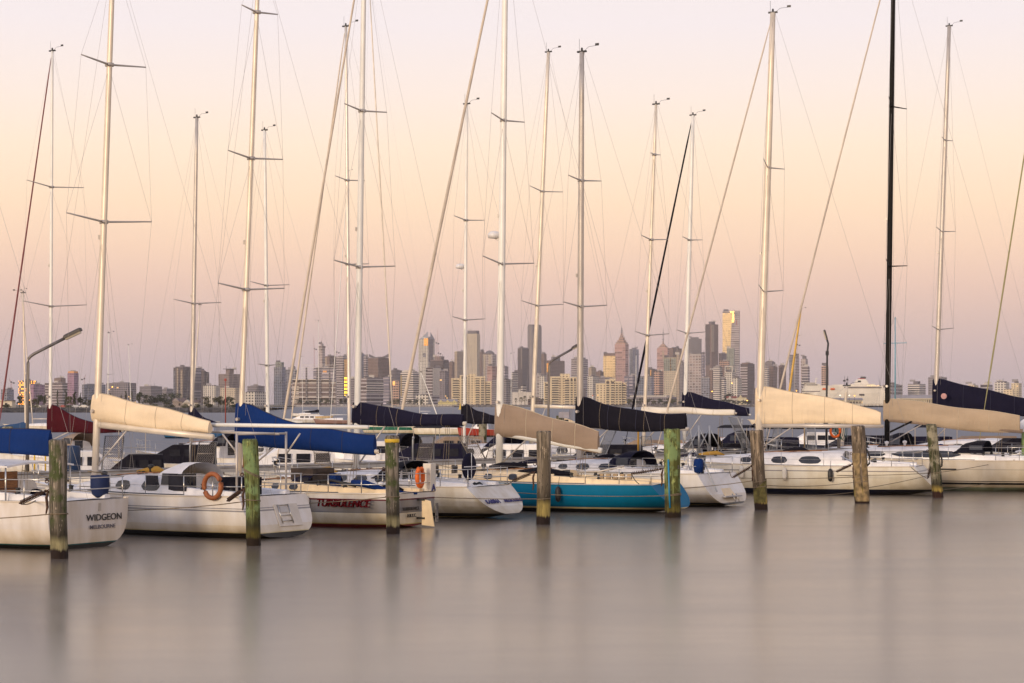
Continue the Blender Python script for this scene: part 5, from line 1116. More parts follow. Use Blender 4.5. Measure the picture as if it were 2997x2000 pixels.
# blue and cream lettered tower
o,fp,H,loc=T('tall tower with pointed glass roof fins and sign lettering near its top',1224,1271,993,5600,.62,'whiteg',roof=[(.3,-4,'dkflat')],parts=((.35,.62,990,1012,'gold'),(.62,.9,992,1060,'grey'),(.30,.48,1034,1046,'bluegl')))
s=5600/FPX; p3=Vector((*fp[3],0)); p0=Vector((*fp[0],0)); p1=Vector((*fp[1],0))
mb=MB()
for A,B_,hh in((p3+(p0-p3)*.12,p0-(p0-p3)*.02,22),(p1,p0+(p1-p0)*.35,21)):
    nr=Vector((0,1,0)); mb.add([(A.x,A.y,H),(B_.x,B_.y,H),(B_.x,B_.y,H+hh*s),(A.x,A.y+1.5,H),(B_.x,B_.y+1.5,H),(B_.x,B_.y+1.5,H+hh*s)],[(0,1,2),(3,5,4),(0,3,4,1),(1,4,5,2),(2,5,3,0)])
mb.build('roof_fin',FAC['bluegl'],o)
text('sign_lettering','AMP',6.5*s,M['txtwhite'],o,Matrix.Translation((p3.x*.42,p3.y*.42-1.2,H+4*s))@rot(('Z',-26),('X',90)),ext=.2)
T('charcoal unfinished block with crane beside the lettered tower',1258,1313,1056,5000,.7,'dark',roof=[(.95,-3,'concrete'),(.5,-10,'concrete')])
T('block with blank cream gable wall in the middle skyline',1246,1300,1077,4200,.35,'stripe',parts=((.38,.80,1077,1158,'wflat'),),ang=35)
T('many-windowed apartment slab right of the cream gable wall',1286,1313,1087,4100,.6,'twfew',name='apartment_block')
T('low dark tower with a small green sign',1313,1330,1060,5200,.6,'brown')
mb=MB(); 
T('flat topped tower with a small sign left of the tall tan tower',1330,1363,1030,5600,.25,'tan',roof=[(1.0,-2,'wflat')])
T('tall plain tower with light tan left face and dark right side',1365,1405,977,6400,.77,'beige',roof=[(.88,-9,'dkflat')])
T('brown tower tucked right of the tall tan tower',1404,1418,1030,6000,.4,'brown',roof=[(.7,-4,'dkflat')])
o,fp,H,loc=T('pale tower with upright beige piers and a low dome',1412,1453,1037,5800,.72,'pale',roof=[],parts=((.05,.2,1039,1110,'beige'),(.45,.6,1039,1110,'beige')))
mb=MB(); cx=sum(p[0] for p in fp)/4; cy=sum(p[1] for p in fp)/4; mb.lathe((cx,cy,H),[(15,0),(13,4),(9,8),(4,10.5),(.2,11)],16); mb.build('dome',FAC['dkflat'],o,True)
T('rosy brown stepped block in front of the domed tower',1426,1455,1072,4800,.5,'pink')
T('dark purple slab half behind the bright white mast',1464,1488,1073,5000,.6,'navy')
T('short office with pale right face left of the twin dark towers',1498,1516,1090,4700,.15,'white')
T('dark angular tower with light edge left of the tallest central slab',1515,1549,1020,6000,.35,'dark',roof=[(.85,-3,'grey')],parts=((.30,.38,1022,1080,'beige'),))
T('tall grey slab tower behind the gold-tan mast',1544,1586,954,6800,.35,'grey',roof=[(.9,-4,'dkflat')],parts=((.2,.4,956,1060,'tan'),))
T('dull red tower right of the tall grey slab',1584,1600,1036,5900,.55,'brown')
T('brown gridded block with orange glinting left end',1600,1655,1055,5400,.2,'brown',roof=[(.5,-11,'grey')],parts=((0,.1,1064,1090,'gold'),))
T('grey office with closely gridded windows below the tall slab',1566,1600,1098,4400,.7,'pale')
T('patterned white dotted office block beside the gridded one',1578,1600,1101,4200,.7,'whiteg')
T('square brown grey tower with stepped roof left of the spired towers',1672,1723,1050,5600,.42,'stripe',roof=[(.72,-4,'grey')])
T('stepped tan block right of the square stepped roof tower',1722,1746,1076,5300,.4,'tan')
T('blocky dull brown building at the foot of the beige slab',1745,1768,1088,5000,.5,'brown')
T('white framed office with wide openings below the stepped tan block',1720,1756,1102,4200,.4,'whiteg')
T('beige striped slab with dark crown left of the pink spired tower',1766,1802,1042,5800,.95,'yellow',roof=[(.92,-8,'brown')])
o,fp,H,loc=T('pink granite tower with telescoping crown and thin spire',1800,1841,1007,6200,.74,'pink',roof=[],ang=30)
z=spire(o,fp,H,((.86,5),(.66,6),(.42,8),(.25,7),(.14,6)),6200,'peach'); mast_on(o,fp,z,20*6200/FPX,1.6,3)
T('grey blue glass tower just right of the pink spired tower',1842,1872,1022,6300,.35,'bluegl',roof=[(.5,-4,'grey')])
o,fp,H,loc=T('mauve tower with a rounded crown and tall thin antenna',1924,1960,1018,6600,.82,'pink',roof=[],parts=((.42,.56,1026,1055,'tan'),))
z=spire(o,fp,H,((.7,4),(.5,4),(.3,3),(.12,8)),6600,'peach'); mast_on(o,fp,z,40*6600/FPX,1.3,3)
T('broad brown office right of the antenna tower',1959,2001,1019,6500,.25,'brown')
T('green and gold glass tower over a white colonnaded block',1944,1981,1047,4700,.95,'beige',parts=((0,.93,1049,1086,'green'),(.47,.57,1049,1086,'gold')),roof=[(.5,-2,'dkflat')])
T('narrow pale lift tower with a square clock-like top',1980,1991,1038,4650,.7,'tan',roof=[(.9,-2,'wflat')])
T('tall ribbed brown block behind the white mast right of the antenna tower',1990,2003,1060,5000,.6,'grey')
T('flat topped charcoal tower above a pale gridded one',2014,2054,992,6800,.92,'dkflat',roof=[(.6,-5,'dkflat')])
T('pale grey gridded tower in front of the charcoal tower',2015,2054,1038,5200,.95,'pale',roof=[(.98,-1,'wflat')])
T('slim dark slab right of the pale gridded tower',2054,2064,1038,5300,.5,'navy')
T('bronze tower with chamfered light corner and box top',2066,2105,949,6400,.42,'brown',roof=[(.5,-8,'dkflat')],parts=((.42,.62,950,1030,'tan'),(0,.3,950,1070,'dark')),ang=40)
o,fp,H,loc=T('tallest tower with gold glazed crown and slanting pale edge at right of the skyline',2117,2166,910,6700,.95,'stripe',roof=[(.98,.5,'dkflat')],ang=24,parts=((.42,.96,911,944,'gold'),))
# slanting yellow left face panel and plant
s=6700/FPX; P3=Vector((*fp[3],0)); P0=Vector((*fp[0],0)); dv=(P0-P3); nr=Vector((dv.y,-dv.x,0)).normalized()
mb=MB(); zt=H-6*s; zb=0
c=[P3+nr*.9,P3+dv*.58+nr*.9,P3+dv*.32+nr*.9]; 
mb.v+=[tuple(c[0]),(c[2].x,c[2].y,0),(c[1].x,c[1].y,zt),(c[0].x,c[0].y,zt)]
back=[v-nr*.9 for v in c]; mb.v+=[tuple(back[0]),(back[2].x,back[2].y,0),(back[1].x,back[1].y,zt),(back[0].x,back[0].y,zt)]
W1=(c[2]-c[0]).length; W2=(c[1]-c[0]).length
mb.face((0,1,2,3),0,[(0,0),(W1,0),(W2,zt),(0,zt)]); mb.face((4,7,6,5)); mb.face((0,4,5,1)); mb.face((1,5,6,2)); mb.face((2,6,7,3)); mb.face((3,7,4,0))
mb.build('slanting_pale_face',FAC['yellow'],o)
mb=MB(); q=P3+dv*.22; mb.box((q.x,q.y+6,H+2.5),(16,10,6)); mb.build('roof_plant',FAC['dkflat'],o)
mb=MB(); q=P3+dv*.84+nr*1.6; mb.box((q.x,q.y,PZ(945,6700)-2),(1.6,.5,16*s)); mb.build('red_stripe',pmat('red_stripe_paint',(.35,.02,.03),.6),o)
T('squat dark tower over a tan ribbed podium beside the bronze tower',2104,2131,1034,5500,.3,'dark',roof=[])
T('tan ribbed podium building below the squat dark tower',2106,2136,1056,5300,.9,'peach',roof=[])
T('pale grey stepped tower against the base of the tallest tower',2128,2151,1020,5700,.85,'green',roof=[(.6,-2,'wflat')])
T('white stepped apartment tower left of the framed white one',2088,2118,1074,4300,.6,'white',name='apartment_tower')
T('thin brown slab left of the white stepped apartments',2076,2090,1084,4500,.6,'brown')
T('white apartment tower with open square frame on top',2122,2156,1090,4300,.62,'whiteg',roof=[(.6,-8,'dkflat')],name='apartment_tower')
fpw,_=footprint(2122,2156,4300,.62,26); oo=bpy.data.objects[[x.name for x in bpy.data.objects if x.get('label','').startswith('white apartment tower with open')][0]]
H_=PZ(1090,4300)-2; mb=MB()
for (x,y) in fpw: mb.box((x*.93,y*.93+.6,H_+6.5),(2.2,2.2,13))
mb.rings([[(x*1,y*1,H_+11) for x,y in fpw],[(x*1,y*1,H_+13.5) for x,y in fpw]]); mb.build('roof_frame',FAC['wflat'],oo)
T('short white gridded block in front of the framed white tower',2142,2175,1107,3900,.5,'whiteg',name='apartment_block')
T('white slotted apartment block left of the short gridded one',2112,2128,1110,4000,.5,'white',name='apartment_block')
T('slate block with white fins left of the brown slab',2054,2078,1106,4200,.9,'bluegl',roof=[(1.02,-1,'wflat')])
T('dark block with curved white banded front',2168,2215,1065,4600,.45,'dark',roof=[(.8,-3,'brown')],parts=((0,.42,1075,1160,'stripe'),))
T('white balcony tower left of the round topped grey pair',2218,2253,1078,4300,.8,'white',name='apartment_tower')
T('grey tower with rounded shoulders on its roof',2240,2273,1062,5000,.6,'grey',roof=[(.9,-3,'grey'),(.7,-2,'grey')])
T('dark brown slab left of the pair below the rounded tower',2252,2280,1073,4700,.4,'brown')
T('dark brown slab right of the pair below the rounded tower',2279,2305,1070,4750,.4,'brown')
T('silver grey tower with mast-like core behind the yellow mast',2310,2330,1046,5200,.5,'bluegl',roof=[(.7,-3,'grey')])
T('pale framed tower with unfinished top behind the yellow mast',2323,2343,1047,5100,.3,'pale',roof=[(.9,-12,'concrete')])
T('short grey banded tower right of the yellow mast',2348,2372,1075,4500,.7,'stripe',roof=[(.9,-3,'pale')])
T('taller pale tower behind the short banded one with dark cap',2345,2367,1051,5200,.6,'pale',roof=[(.6,-9,'dkflat')])
T('lone slim peach tower above the ferry bow',2405,2428,1072,4800,.62,'peach',roof=[(.45,-5,'dkflat')])
T('brown gridded pillar fronted building left of the colonnaded block',1914,1943,1087,4500,.55,'peach')
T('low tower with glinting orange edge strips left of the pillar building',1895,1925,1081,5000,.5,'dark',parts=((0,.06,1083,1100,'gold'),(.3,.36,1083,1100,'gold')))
T('wide slate office with pale lattice windows behind the raked dark sail',1865,1915,1103,4300,.85,'bluegl')
T('grey low office at the feet of the pink spired tower',1755,1802,1106,4600,.8,'grey')
T('dark office low behind the cream round topped apartments',1828,1868,1100,4700,.6,'navy')
T('low white cube building with a horizontally striped side',1524,1540,1128,3600,.35,'white',name='low_building',cat='building')
T('white warehouse below the short pale faced office',1499,1560,1148,3300,.9,'wflat',roof=[],name='low_building',cat='building')
T('low brown terrace between the white mast and the warehouse',1440,1500,1110,3900,.7,'grey',name='low_building',cat='building')
T('blue grey low block behind the barrel topped tower',1120,1150,1104,4600,.6,'navy')
T('low dim block right of the gold strip tower',1020,1056,1110,4200,.6,'grey')
T('pale four storey houses with boxy frames behind the blue cover peak',706,772,1148,2900,.6,'whiteg',name='low_building',cat='building')
T('faint grey block above the boxy houses',722,770,1130,4500,.6,'grey')
T('low long dark building left of the yellow boatshed',1216,1262,1156,2800,.8,'whiteg',name='low_building',cat='building')
T('low terrace building with brown bays right of the boatshed',1330,1345,1160,2850,.8,'tan',name='low_building',cat='building')
T('slate roofed row behind the raked sail foot',1840,1985,1162,2900,.8,'grey',name='low_building',cat='building',roof=[(.9,2,'wflat')])
T('distant low grey row between the white mast and beige cover',1545,1590,1168,2850,.8,'brown',name='low_building',cat='building')
# right waterfront low-rise
T('banded white office left of the pier shed',2585,2663,1126,3600,.3,'stripe',name='office_block',cat='building')
T('stepped white and charcoal office behind the pier shed',2660,2722,1124,3700,.5,'white',name='office_block',cat='building',roof=[(.4,-8,'dkflat')])
T('flat grey mauve block behind the navy cover peak',2720,2784,1104,4300,.55,'grey')
T('low pale terrace just right of the navy cover peak',2786,2830,1134,3500,.5,'whiteg',name='apartment_block',cat='building')
T('cream stepped apartments above the navy boom cover',2828,2874,1128,3450,.5,'cream',name='apartment_block',cat='building',roof=[(.6,-5,'wflat')])
T('grey white balcony apartments right of the cream stepped ones',2872,2916,1126,3500,.5,'stripe',name='apartment_block',cat='building',roof=[(.5,-4,'wflat')])
T('tall framed white apartments near the right edge',2914,2964,1119,3400,.6,'whiteg',name='apartment_block',cat='building',roof=[(.7,-3,'dkflat')])
T('pale block at the right edge of the skyline',2962,3000,1122,3500,.5,'cream',name='apartment_block',cat='building',roof=[(.4,-6,'dkflat')])
T('short cream block in front of the tall framed apartments',2940,2970,1140,3000,.8,'cream',name='apartment_block',cat='building')
# far filler low-rise row that reads as separate small blocks
rnd=random.Random(21); k=0; x=1350
fl=['grey','brown','pale','tan','navy','whiteg']
words=['slate','rust brown','ash','sand','indigo','ivory']
while x<2240:
    w=rnd.uniform(16,30); yt=rnd.uniform(1128,1150); i=rnd.randrange(6)
    T('small %s office block low in the haze'%words[i],x,x+w,yt,rnd.uniform(4900,5600),rnd.uniform(.3,.8),fl[i],name='low_building',cat='building',group='low blocks filling the foot of the skyline',roof=[])
    x+=w+rnd.uniform(6,22)
# ------------------------------------------------------------------ waterfront apartment blocks with modelled balconies
def apart(lab,blocks,D,fh=3.1,slab=True,fac='cream',base=1.8,tone='cream'):
    x0=min(b[0] for b in blocks); o=empty('apartment_block',(PX(x0,D),D,base)); tag(o,lab,'building','waterfront apartment blocks')
    mats={'slab':pmat(tone+'_balcony_slab',(.68,.57,.40) if tone=='cream' else (.66,.60,.54),.8,scale=.1),'rec':pmat('shaded_balcony_glass',(.07,.055,.05),.3,scale=.2)}
    for bi,(a,b,yt,dep,bays) in enumerate(blocks):
        X0=PX(a,D)-PX(x0,D); X1=PX(b,D)-PX(x0,D); H=PZ(yt,D)-base
        mb=MB(); prism(mb,[(X0,dep),(X1,dep),(X1,dep+16),(X0,dep+16)],0,H,0,None,bi*3.3); mb.build('wing',FAC[fac],o)
        mb=MB(); mb.box(((X0+X1)/2,dep+8,H+.4),(X1-X0+.5,16.5,.8)); mb.build('parapet',mats['slab'],o)
        if bays:
            n=int(H/fh); W=(X1-X0)/bays; bal=MB(); rec=MB()
            for i in range(bays):
                cx=X0+(i+.5)*W
                rec.box((cx,dep-.02,H/2-.5),(W*.62,.12,H-2.5))
                for f_ in range(1,n):
                    bal.box((cx,dep-.75,f_*fh),(W*.74,1.5,.35)); bal.box((cx,dep-1.45,f_*fh+.6),(W*.74,.10,.85))
                bal.box((cx-W*.37,dep-.6,H/2),(.35,1.3,H-1)); 
            bal.build('balconies',mats['slab'],o); rec.build('recess_glazing',mats['rec'],o)
    return o
apart('cream stepped waterfront apartment block left of the white mast',[(1321,1348,1109,2,1),(1346,1372,1100,0,1),(1372,1392,1096,1,0),(1390,1420,1104,-1,2),(1418,1438,1118,2,1)],2720)
apart('cream stepped waterfront apartment block behind the middle lamp post',[(1592,1612,1120,2,1),(1610,1640,1104,0,1),(1640,1668,1096,1,0),(1650,1670,1108,-2,1),(1668,1688,1106,-1,2),(1686,1698,1112,2,0)],2720)
apart('round topped cream waterfront apartment block left of the raked dark sail',[(1745,1776,1124,2,0),(1772,1800,1113,0,2),(1786,1802,1110,2,0),(1800,1820,1118,-1,2),(1818,1834,1122,2,1)],2720)
apart('wide low apartment block with white balcony bands on the left shore',[(852,878,1126,2,1),(856,968,1112,1,0),(878,982,1120,0,0)],2740,tone='white',fac='stripe')
o=bpy.data.objects[[x.name for x in bpy.data.objects if x.get('label','').startswith('wide low apartment')][0]]
mb=MB(); D=2740; X0=4; X1=PX(982,D)-PX(852,D)
for f_ in range(1,17):
    if f_ in(5,): continue
    mb.box(((X0+X1)/2+(6 if f_>14 else 0),-1.0,f_*3.35+ .8),(X1-X0-(10 if f_>14 else 0),2.2,.5 if f_<4 or f_>13 else .28))
mb.build('balconies',pmat('white_balcony_slab',(.66,.60,.54),.8),o)
mb=MB()
for q in(.30,.56,.63,.86): mb.box((X0+(X1-X0)*q,-1.1,26),(2.2,1.4,50))
mb.build('dark_piers',FAC['dkflat'],o)
# yellow heritage boatshed
D=2690; o=empty('boatshed',(PX(1282,D),D,1.8)); tag(o,'pale yellow boatshed with grey gabled roof on the far shore','building')
w=PX(1338,D)-PX(1282,D); mb=MB(); prism(mb,[(0,0),(w,0),(w,10),(0,10)],0,5.5); mb.build('wall',facade('pale_yellow_weatherboard',(.62,.53,.25),(.12,.12,.10),fh=2.8,cw=2.6,gh=.4,gw=.4,gmet=.1),o)
mb=MB(); mb.rings([[(-.6,-.8,5.4),(-.6,5,8.6),(-.6,10.8,5.4)],[(w+.6,-.8,5.4),(w+.6,5,8.6),(w+.6,10.8,5.4)]]); rf=mb.build('roof',FAC['flat'],o)
for q in(.15,.5,.85):
    mb=MB(); mb.rings([[(w*q-2,-.9,5.4),(w*q,-.9,8.0),(w*q+2,-.9,5.4)],[(w*q-2,4,5.4),(w*q,4,8.0),(w*q+2,4,5.4)]]); mb.build('gable',pmat('pale_yellow_gable',(.62,.53,.25)),rf)
# pier shed with columns
D=2750; o=empty('pier_shed',(PX(2600,D),D,3.6)); tag(o,'long cream pier shed with pillared front and grey roof','building')
w=PX(2740,D)-PX(2600,D); mb=MB(); prism(mb,[(0,2),(w,2),(w,18),(0,18)],0,8); mb.build('wall',facade('cream_shed_wall',(.58,.50,.33),(.20,.16,.12),fh=8,cw=3.2,gh=.5,gw=.45,gmet=0),o)
mb=MB(); mb.rings([[(-1,0,8),(-1,10,12.5),(-1,20,8)],[(w+1,0,8),(w+1,10,12.5),(w+1,20,8)]]); mb.build('roof',FAC['flat'],o)
mb=MB(); 
for i in range(26): mb.box((i*w/25,.5,4),(.6,.6,8))
mb.box((w/2,.5,7.6),(w,.9,.8)); mb.build('colonnade',pmat('cream_columns',(.66,.57,.40)),o)
D=2720; o=empty('ferry_terminal',(PX(2425,D),D,3.6)); tag(o,'low grey roofed terminal building in front of the white ferry','building')
w=PX(2525,D)-PX(2425,D); mb=MB(); prism(mb,[(0,2),(w,2),(w,18),(0,18)],0,6); mb.build('wall',facade('terminal_wall',(.46,.42,.33),(.12,.11,.10),fh=5,cw=4,gh=.5,gw=.7,lit=.06,lits=1),o)
mb=MB(); mb.rings([[(-1,0,6),(-1,10,8.6),(-1,20,6)],[(w+1,0,6),(w+1,10,8.6),(w+1,20,6)]]); mb.build('roof',FAC['flat'],o)
# ------------------------------------------------------------------ white ferry
D=3100; S_=D/FPX; o=empty('ferry',(PX(2348,D),D,0)); tag(o,'large white passenger ferry with red topped funnel moored behind the pier','ship')
fw=pmat('white_ship_paint',(.74,.68,.58),.45,scale=.05); px2=lambda p:(p-2348)*S_; pz=lambda y:PZ(y,D)
mb=MB(); rs=[]
for t in range(13):
    g=t/12; x=px2(2350+g*240); b=12*(min(1,(g*6)**.6)) if g<.16 else 12; b=max(b,.4)
    rs.append([(x-(3 if t==0 else 0)*0,8-b,pz(1150)),(x+ (8 if t==0 else 0),8-b*.8,-.5),(x+(8 if t==0 else 0),8+b*.8,-.5),(x,8+b,pz(1150))])
mb.rings(rs); mb.build('hull',fw,o)
bandm=pmat('dark_ship_windows',(.04,.04,.06),.2,scale=.1)
def deck(xa,xb,ya,yb,dep=0,win=None,seg=0):
    mb=MB(); mb.box(((px2(xa)+px2(xb))/2,8,(pz(ya)+pz(yb))/2),(px2(xb)-px2(xa),22-dep*2,pz(ya)-pz(yb))); d=mb.build('superstructure',fw,o)
    if win:
        mb=MB(); wx0,wx1,wy,wh=win; mb.box(((px2(wx0)+px2(wx1))/2,8,pz(wy)),(px2(wx1)-px2(wx0),22-dep*2+.5,wh*S_)); mb.build('window_band',bandm,d)
deck(2352,2588,1138,1150.1,.3,(2352,2400,1146,2))
deck(2356,2584,1130,1138,.6,(2470,2580,1134,3)); deck(2358,2400,1124,1130.05,1,(2359,2392,1127,2.6)); deck(2398,2545,1129,1131,1.2,(2402,2460,1132,3)); deck(2350,2388,1120,1124.1,2,(2352,2386,1122,2))
deck(2480,2580,1134.5,1137,-.1,(2482,2578,1135.7,1.6)); deck(2400,2588,1150,1158,0,(2405,2585,1153,1.8)); deck(2490,2560,1124,1130.1,1.5); deck(2440,2470,1126,1129.1,3)
mb=MB(); 
for xx in(2412,2436): mb.rings([[(px2(xx+q),-3.6+dy*1.4*k,pz(1139)+dz*1.6*k) for dy,dz in((0,-1),(-1,0),(0,.9),(1,0))] for q,k in((-7,.2),(-5,1),(5,1),(7,.2))])
mb.build('lifeboat',M['orange'],o)
rs=[]
for y_,xa,xb,dp in((1126,2502,2545,6),(1118,2504,2541,5.5),(1110,2511,2535,4.5)):
    rs.append([(px2(xa),8-dp,pz(y_)),(px2(xb),8-dp,pz(y_)),(px2(xb),8+dp,pz(y_)),(px2(xa),8+dp,pz(y_))])
mb=MB(); mb.rings(rs); fu=mb.build('funnel',fw,o)
mb=MB(); mb.rings([[(px2(2509),3.6,pz(1115)),(px2(2536),3.6,pz(1115)),(px2(2536),12.4,pz(1115)),(px2(2509),12.4,pz(1115))],[(px2(2515),4.2,pz(1108)),(px2(2532),4.2,pz(1108)),(px2(2532),11.8,pz(1108)),(px2(2515),11.8,pz(1108))]]); mb.build('red_funnel_top',pmat('red_funnel_paint',(.42,.04,.04),.5),fu)
mb=MB()
for xx in(2522,2527,2532): mb.tube([(px2(xx),8,pz(1110)),(px2(xx+3),8,pz(1103))],1.6,8)
mb.build('exhaust_stack',M['ldark'],fu)
mb=MB(); mb.tube([(px2(2518),3.2-.5,pz(1119)),(px2(2518),3.9,pz(1119))],2.2,12); mb.tube([(px2(2519),2.6,pz(1123)),(px2(2519),3.6,pz(1123))],1.2,10); mb.build('funnel_emblem',pmat('red_emblem_paint',(.40,.05,.06),.5),fu)
mb=MB(); mb.tube([(px2(2390),8,pz(1120)),(px2(2390),8,pz(1107))],.6,6); mb.box((px2(2392),8,pz(1108)),(3,.3,1.4)); mb.box((px2(2390),8,pz(1116)),(5,1,.5)); mb.build('ship_mast',fw,o)
ph=[(2516,1156),(2521,1156),(2526,1156)]
mb=MB()
for a_,b_ in ph: mb.tube([(px2(a_),-4.3,pz(b_)),(px2(a_),-3.2,pz(b_))],1.5,12)
mb.build('porthole',bandm,o)
lm=emat('warm_deck_lamp',(1,.62,.18),2.2); mb=MB()
for xx in(2538,2543,2549,2554,2560,2566,2571): mb.box((px2(xx),-3.4,pz(1129)),(.9,.5,.7))
mb.build('deck_lamp',lm,o)
# street lights on the far shore
lo=emat('orange_street_light',(1,.42,.05),9)
for i,(px,py,lab) in enumerate(((2214,1145,'lit orange street light left of the cream cover peak'),(2283,1145,'lit orange street light above the middle of the cream cover'),(2331,1144,'lit orange street light left of the ferry bow'),(2084,1146,'lit orange street light below the bronze tower'),(2142,1122,'lit orange window-height lamp on the framed white tower side'),(2501,1159,'lit orange lamp on the ferry terminal'),(2459,1158,'white terminal lamp, left of two'),(2486,1158,'white terminal lamp, right of two'),(2187,1173,'small lit lamp by the cream house'),(352,1167,'lit orange lamp among the left trees'),(329,1133,'glowing window lamp on the wide grey block'))):
    D=2690 if px>1000 else 1300; z=PZ(py,D); o=empty('street_light',(PX(px,D),D,2)); tag(o,lab,'street light','lit lamps along the far shore')
    mb=MB(); mb.tube([(0,0,0),(0,0,z-2)],.12*D/1300,5); mb.build('pole',M['ldark'],o)
    mb=MB(); mb.lathe((0,-.3,z-2),[(.05,-.5),(.55,-.2),(.55,.25),(.05,.5)],8) if D>2000 else mb.lathe((0,-.3,z-2),[(.05,-.25),(.28,-.1),(.28,.12),(.05,.25)],8); mb.build('lamp',lo if i not in(6,7) else emat('white_light_%d'%i,(1,.9,.75),6),o)
# ------------------------------------------------------------------ lighthouse, cranes, masts
D=2640; o=empty('lighthouse',(PX(1735,D),D,1)); tag(o,'small white lighthouse beacon in front of the round topped apartments','lighthouse')
mb=MB(); mb.lathe((0,0,0),[(1.9,0),(1.0,PZ(1162,D)-1),(1.3,PZ(1161.5,D)-1),(1.3,PZ(1160,D)-1)],12); mb.build('tower',M['white'],o,True); mb=MB(); mb.lathe((0,0,PZ(1160,D)-1),[(.8,0),(.8,.9),(.1,1.6)],10); mb.build('red_lantern',M['orange'],o)
def crane(lab,px,D,yb,yt,jx,jy,tx=None,ty=None,col=(.42,.30,.28)):
    cm=pmat('crane_steel_%d'%int(col[1]*100),col,.6); o=empty('tower_crane',(PX(px,D),D,2)); tag(o,lab,'crane','cranes above the skyline')
    q=lambda x,y: P(x,y,D)-o.location; mb=MB(); r=.9; a=q(px,yb);b=q(px,yt)
    n=max(6,int((b.z-a.z)/6)); 
    for s in(-1,1): mb.tube([(s*r,0,a.z),(s*r,0,b.z)],.22,4)
    for i in range(n): z0=a.z+(b.z-a.z)*i/n; z1=a.z+(b.z-a.z)*(i+1)/n; mb.tube([(-r*(1 if i%2 else -1),0,z0),(r*(1 if i%2 else -1),0,z1)],.16,4)
    mb.build('crane_mast',cm,o); J=q(jx,jy); mb=MB(); d=(J-b); n=max(5,int(d.length/6)); nn=Vector((-d.z,0,d.x)).normalized()*1.1
    mb.tube([b,J],.24,4); mb.tube([b+nn,J],.2,4)
    for i in range(n): mb.tube([b+d*i/n,b+d*(i+.5)/n+nn*(1-(i+.5)/n)],.13,4)
    mb.build('jib',cm,o); mb=MB(); c=b-Vector((d.x,0,0)).normalized()*5 if abs(d.x)>.1 else b+Vector((4,0,0)); mb.box((c.x,0,b.z-1),(4,2,3)); mb.box((b.x,0,b.z+.8),(3,2,3)); mb.build('cab',M['ldark'],o)
crane('red and white lattice crane left of the slim concrete core tower',920,5600,1082,1022,918,985,col=(.40,.16,.15))
crane('small crane on top of the slim concrete core tower',940,5600,1010,1003,946,980)
crane('luffing crane left of the gold strip tower',986,5200,1041,1032,970,1000)
crane('tall crane with near upright jib right of the lettered tower',1283,5000,1056,1035,1280,960,col=(.40,.22,.21))
crane('second shorter crane beside the tall one',1277,5000,1056,1005,1274,980)
crane('small dark harbour crane above the ferry deck',2480,3400,1133,1113,2482,1100,col=(.10,.09,.10))
crane('thin crane right of the ferry funnel',2576,4500,1135,1130,2571,1098,col=(.2,.19,.22))
crane('faint red crane at the far left of the skyline',33,4300,1140,1120,26,1108,col=(.40,.16,.15))
crane('crane above the flat slate block',247,4300,1125,1110,252,1095,col=(.25,.22,.33))
crane('leaning crane jib by the unfinished pale framed tower',2334,5100,1030,1010,2322,968)
# ------------------------------------------------------------------ trees
def leafmat(name,c):
    if name in _mc: return _mc[name]
    m,t,b=newmat(name); b.inputs['Roughness'].default_value=.8; b.inputs['Specular IOR Level'].default_value=.2
    g=t.nodes.new('ShaderNodeNewGeometry'); mr=t.nodes.new('ShaderNodeMapRange'); mr.inputs[3].default_value=.55; mr.inputs[4].default_value=1.6
    oi=t.nodes.new('ShaderNodeTexCoord'); n=t.nodes.new('ShaderNodeTexNoise'); n.inputs['Scale'].default_value=.9; L(t,oi.outputs['Object'],n.inputs['Vector']); L(t,g.outputs['Random Per Island'],mr.inputs[0])
    h=t.nodes.new('ShaderNodeMix'); h.data_type='RGBA'; h.blend_type='MULTIPLY'; h.inputs[0].default_value=1; h.inputs[6].default_value=(*c,1)
    cb=t.nodes.new('ShaderNodeCombineColor'); 
    for i in range(3): L(t,mr.outputs[0],cb.inputs[i])
    L(t,cb.outputs[0],h.inputs[7]); L(t,h.outputs[2],b.inputs['Base Color']); _mc[name]=m; return m
LF=[leafmat('dark_foliage',(.045,.05,.026)),leafmat('olive_foliage',(.075,.072,.034)),leafmat('grey_green_foliage',(.06,.065,.045))]
bark=pmat('dark_bark',(.07,.055,.045),.9)
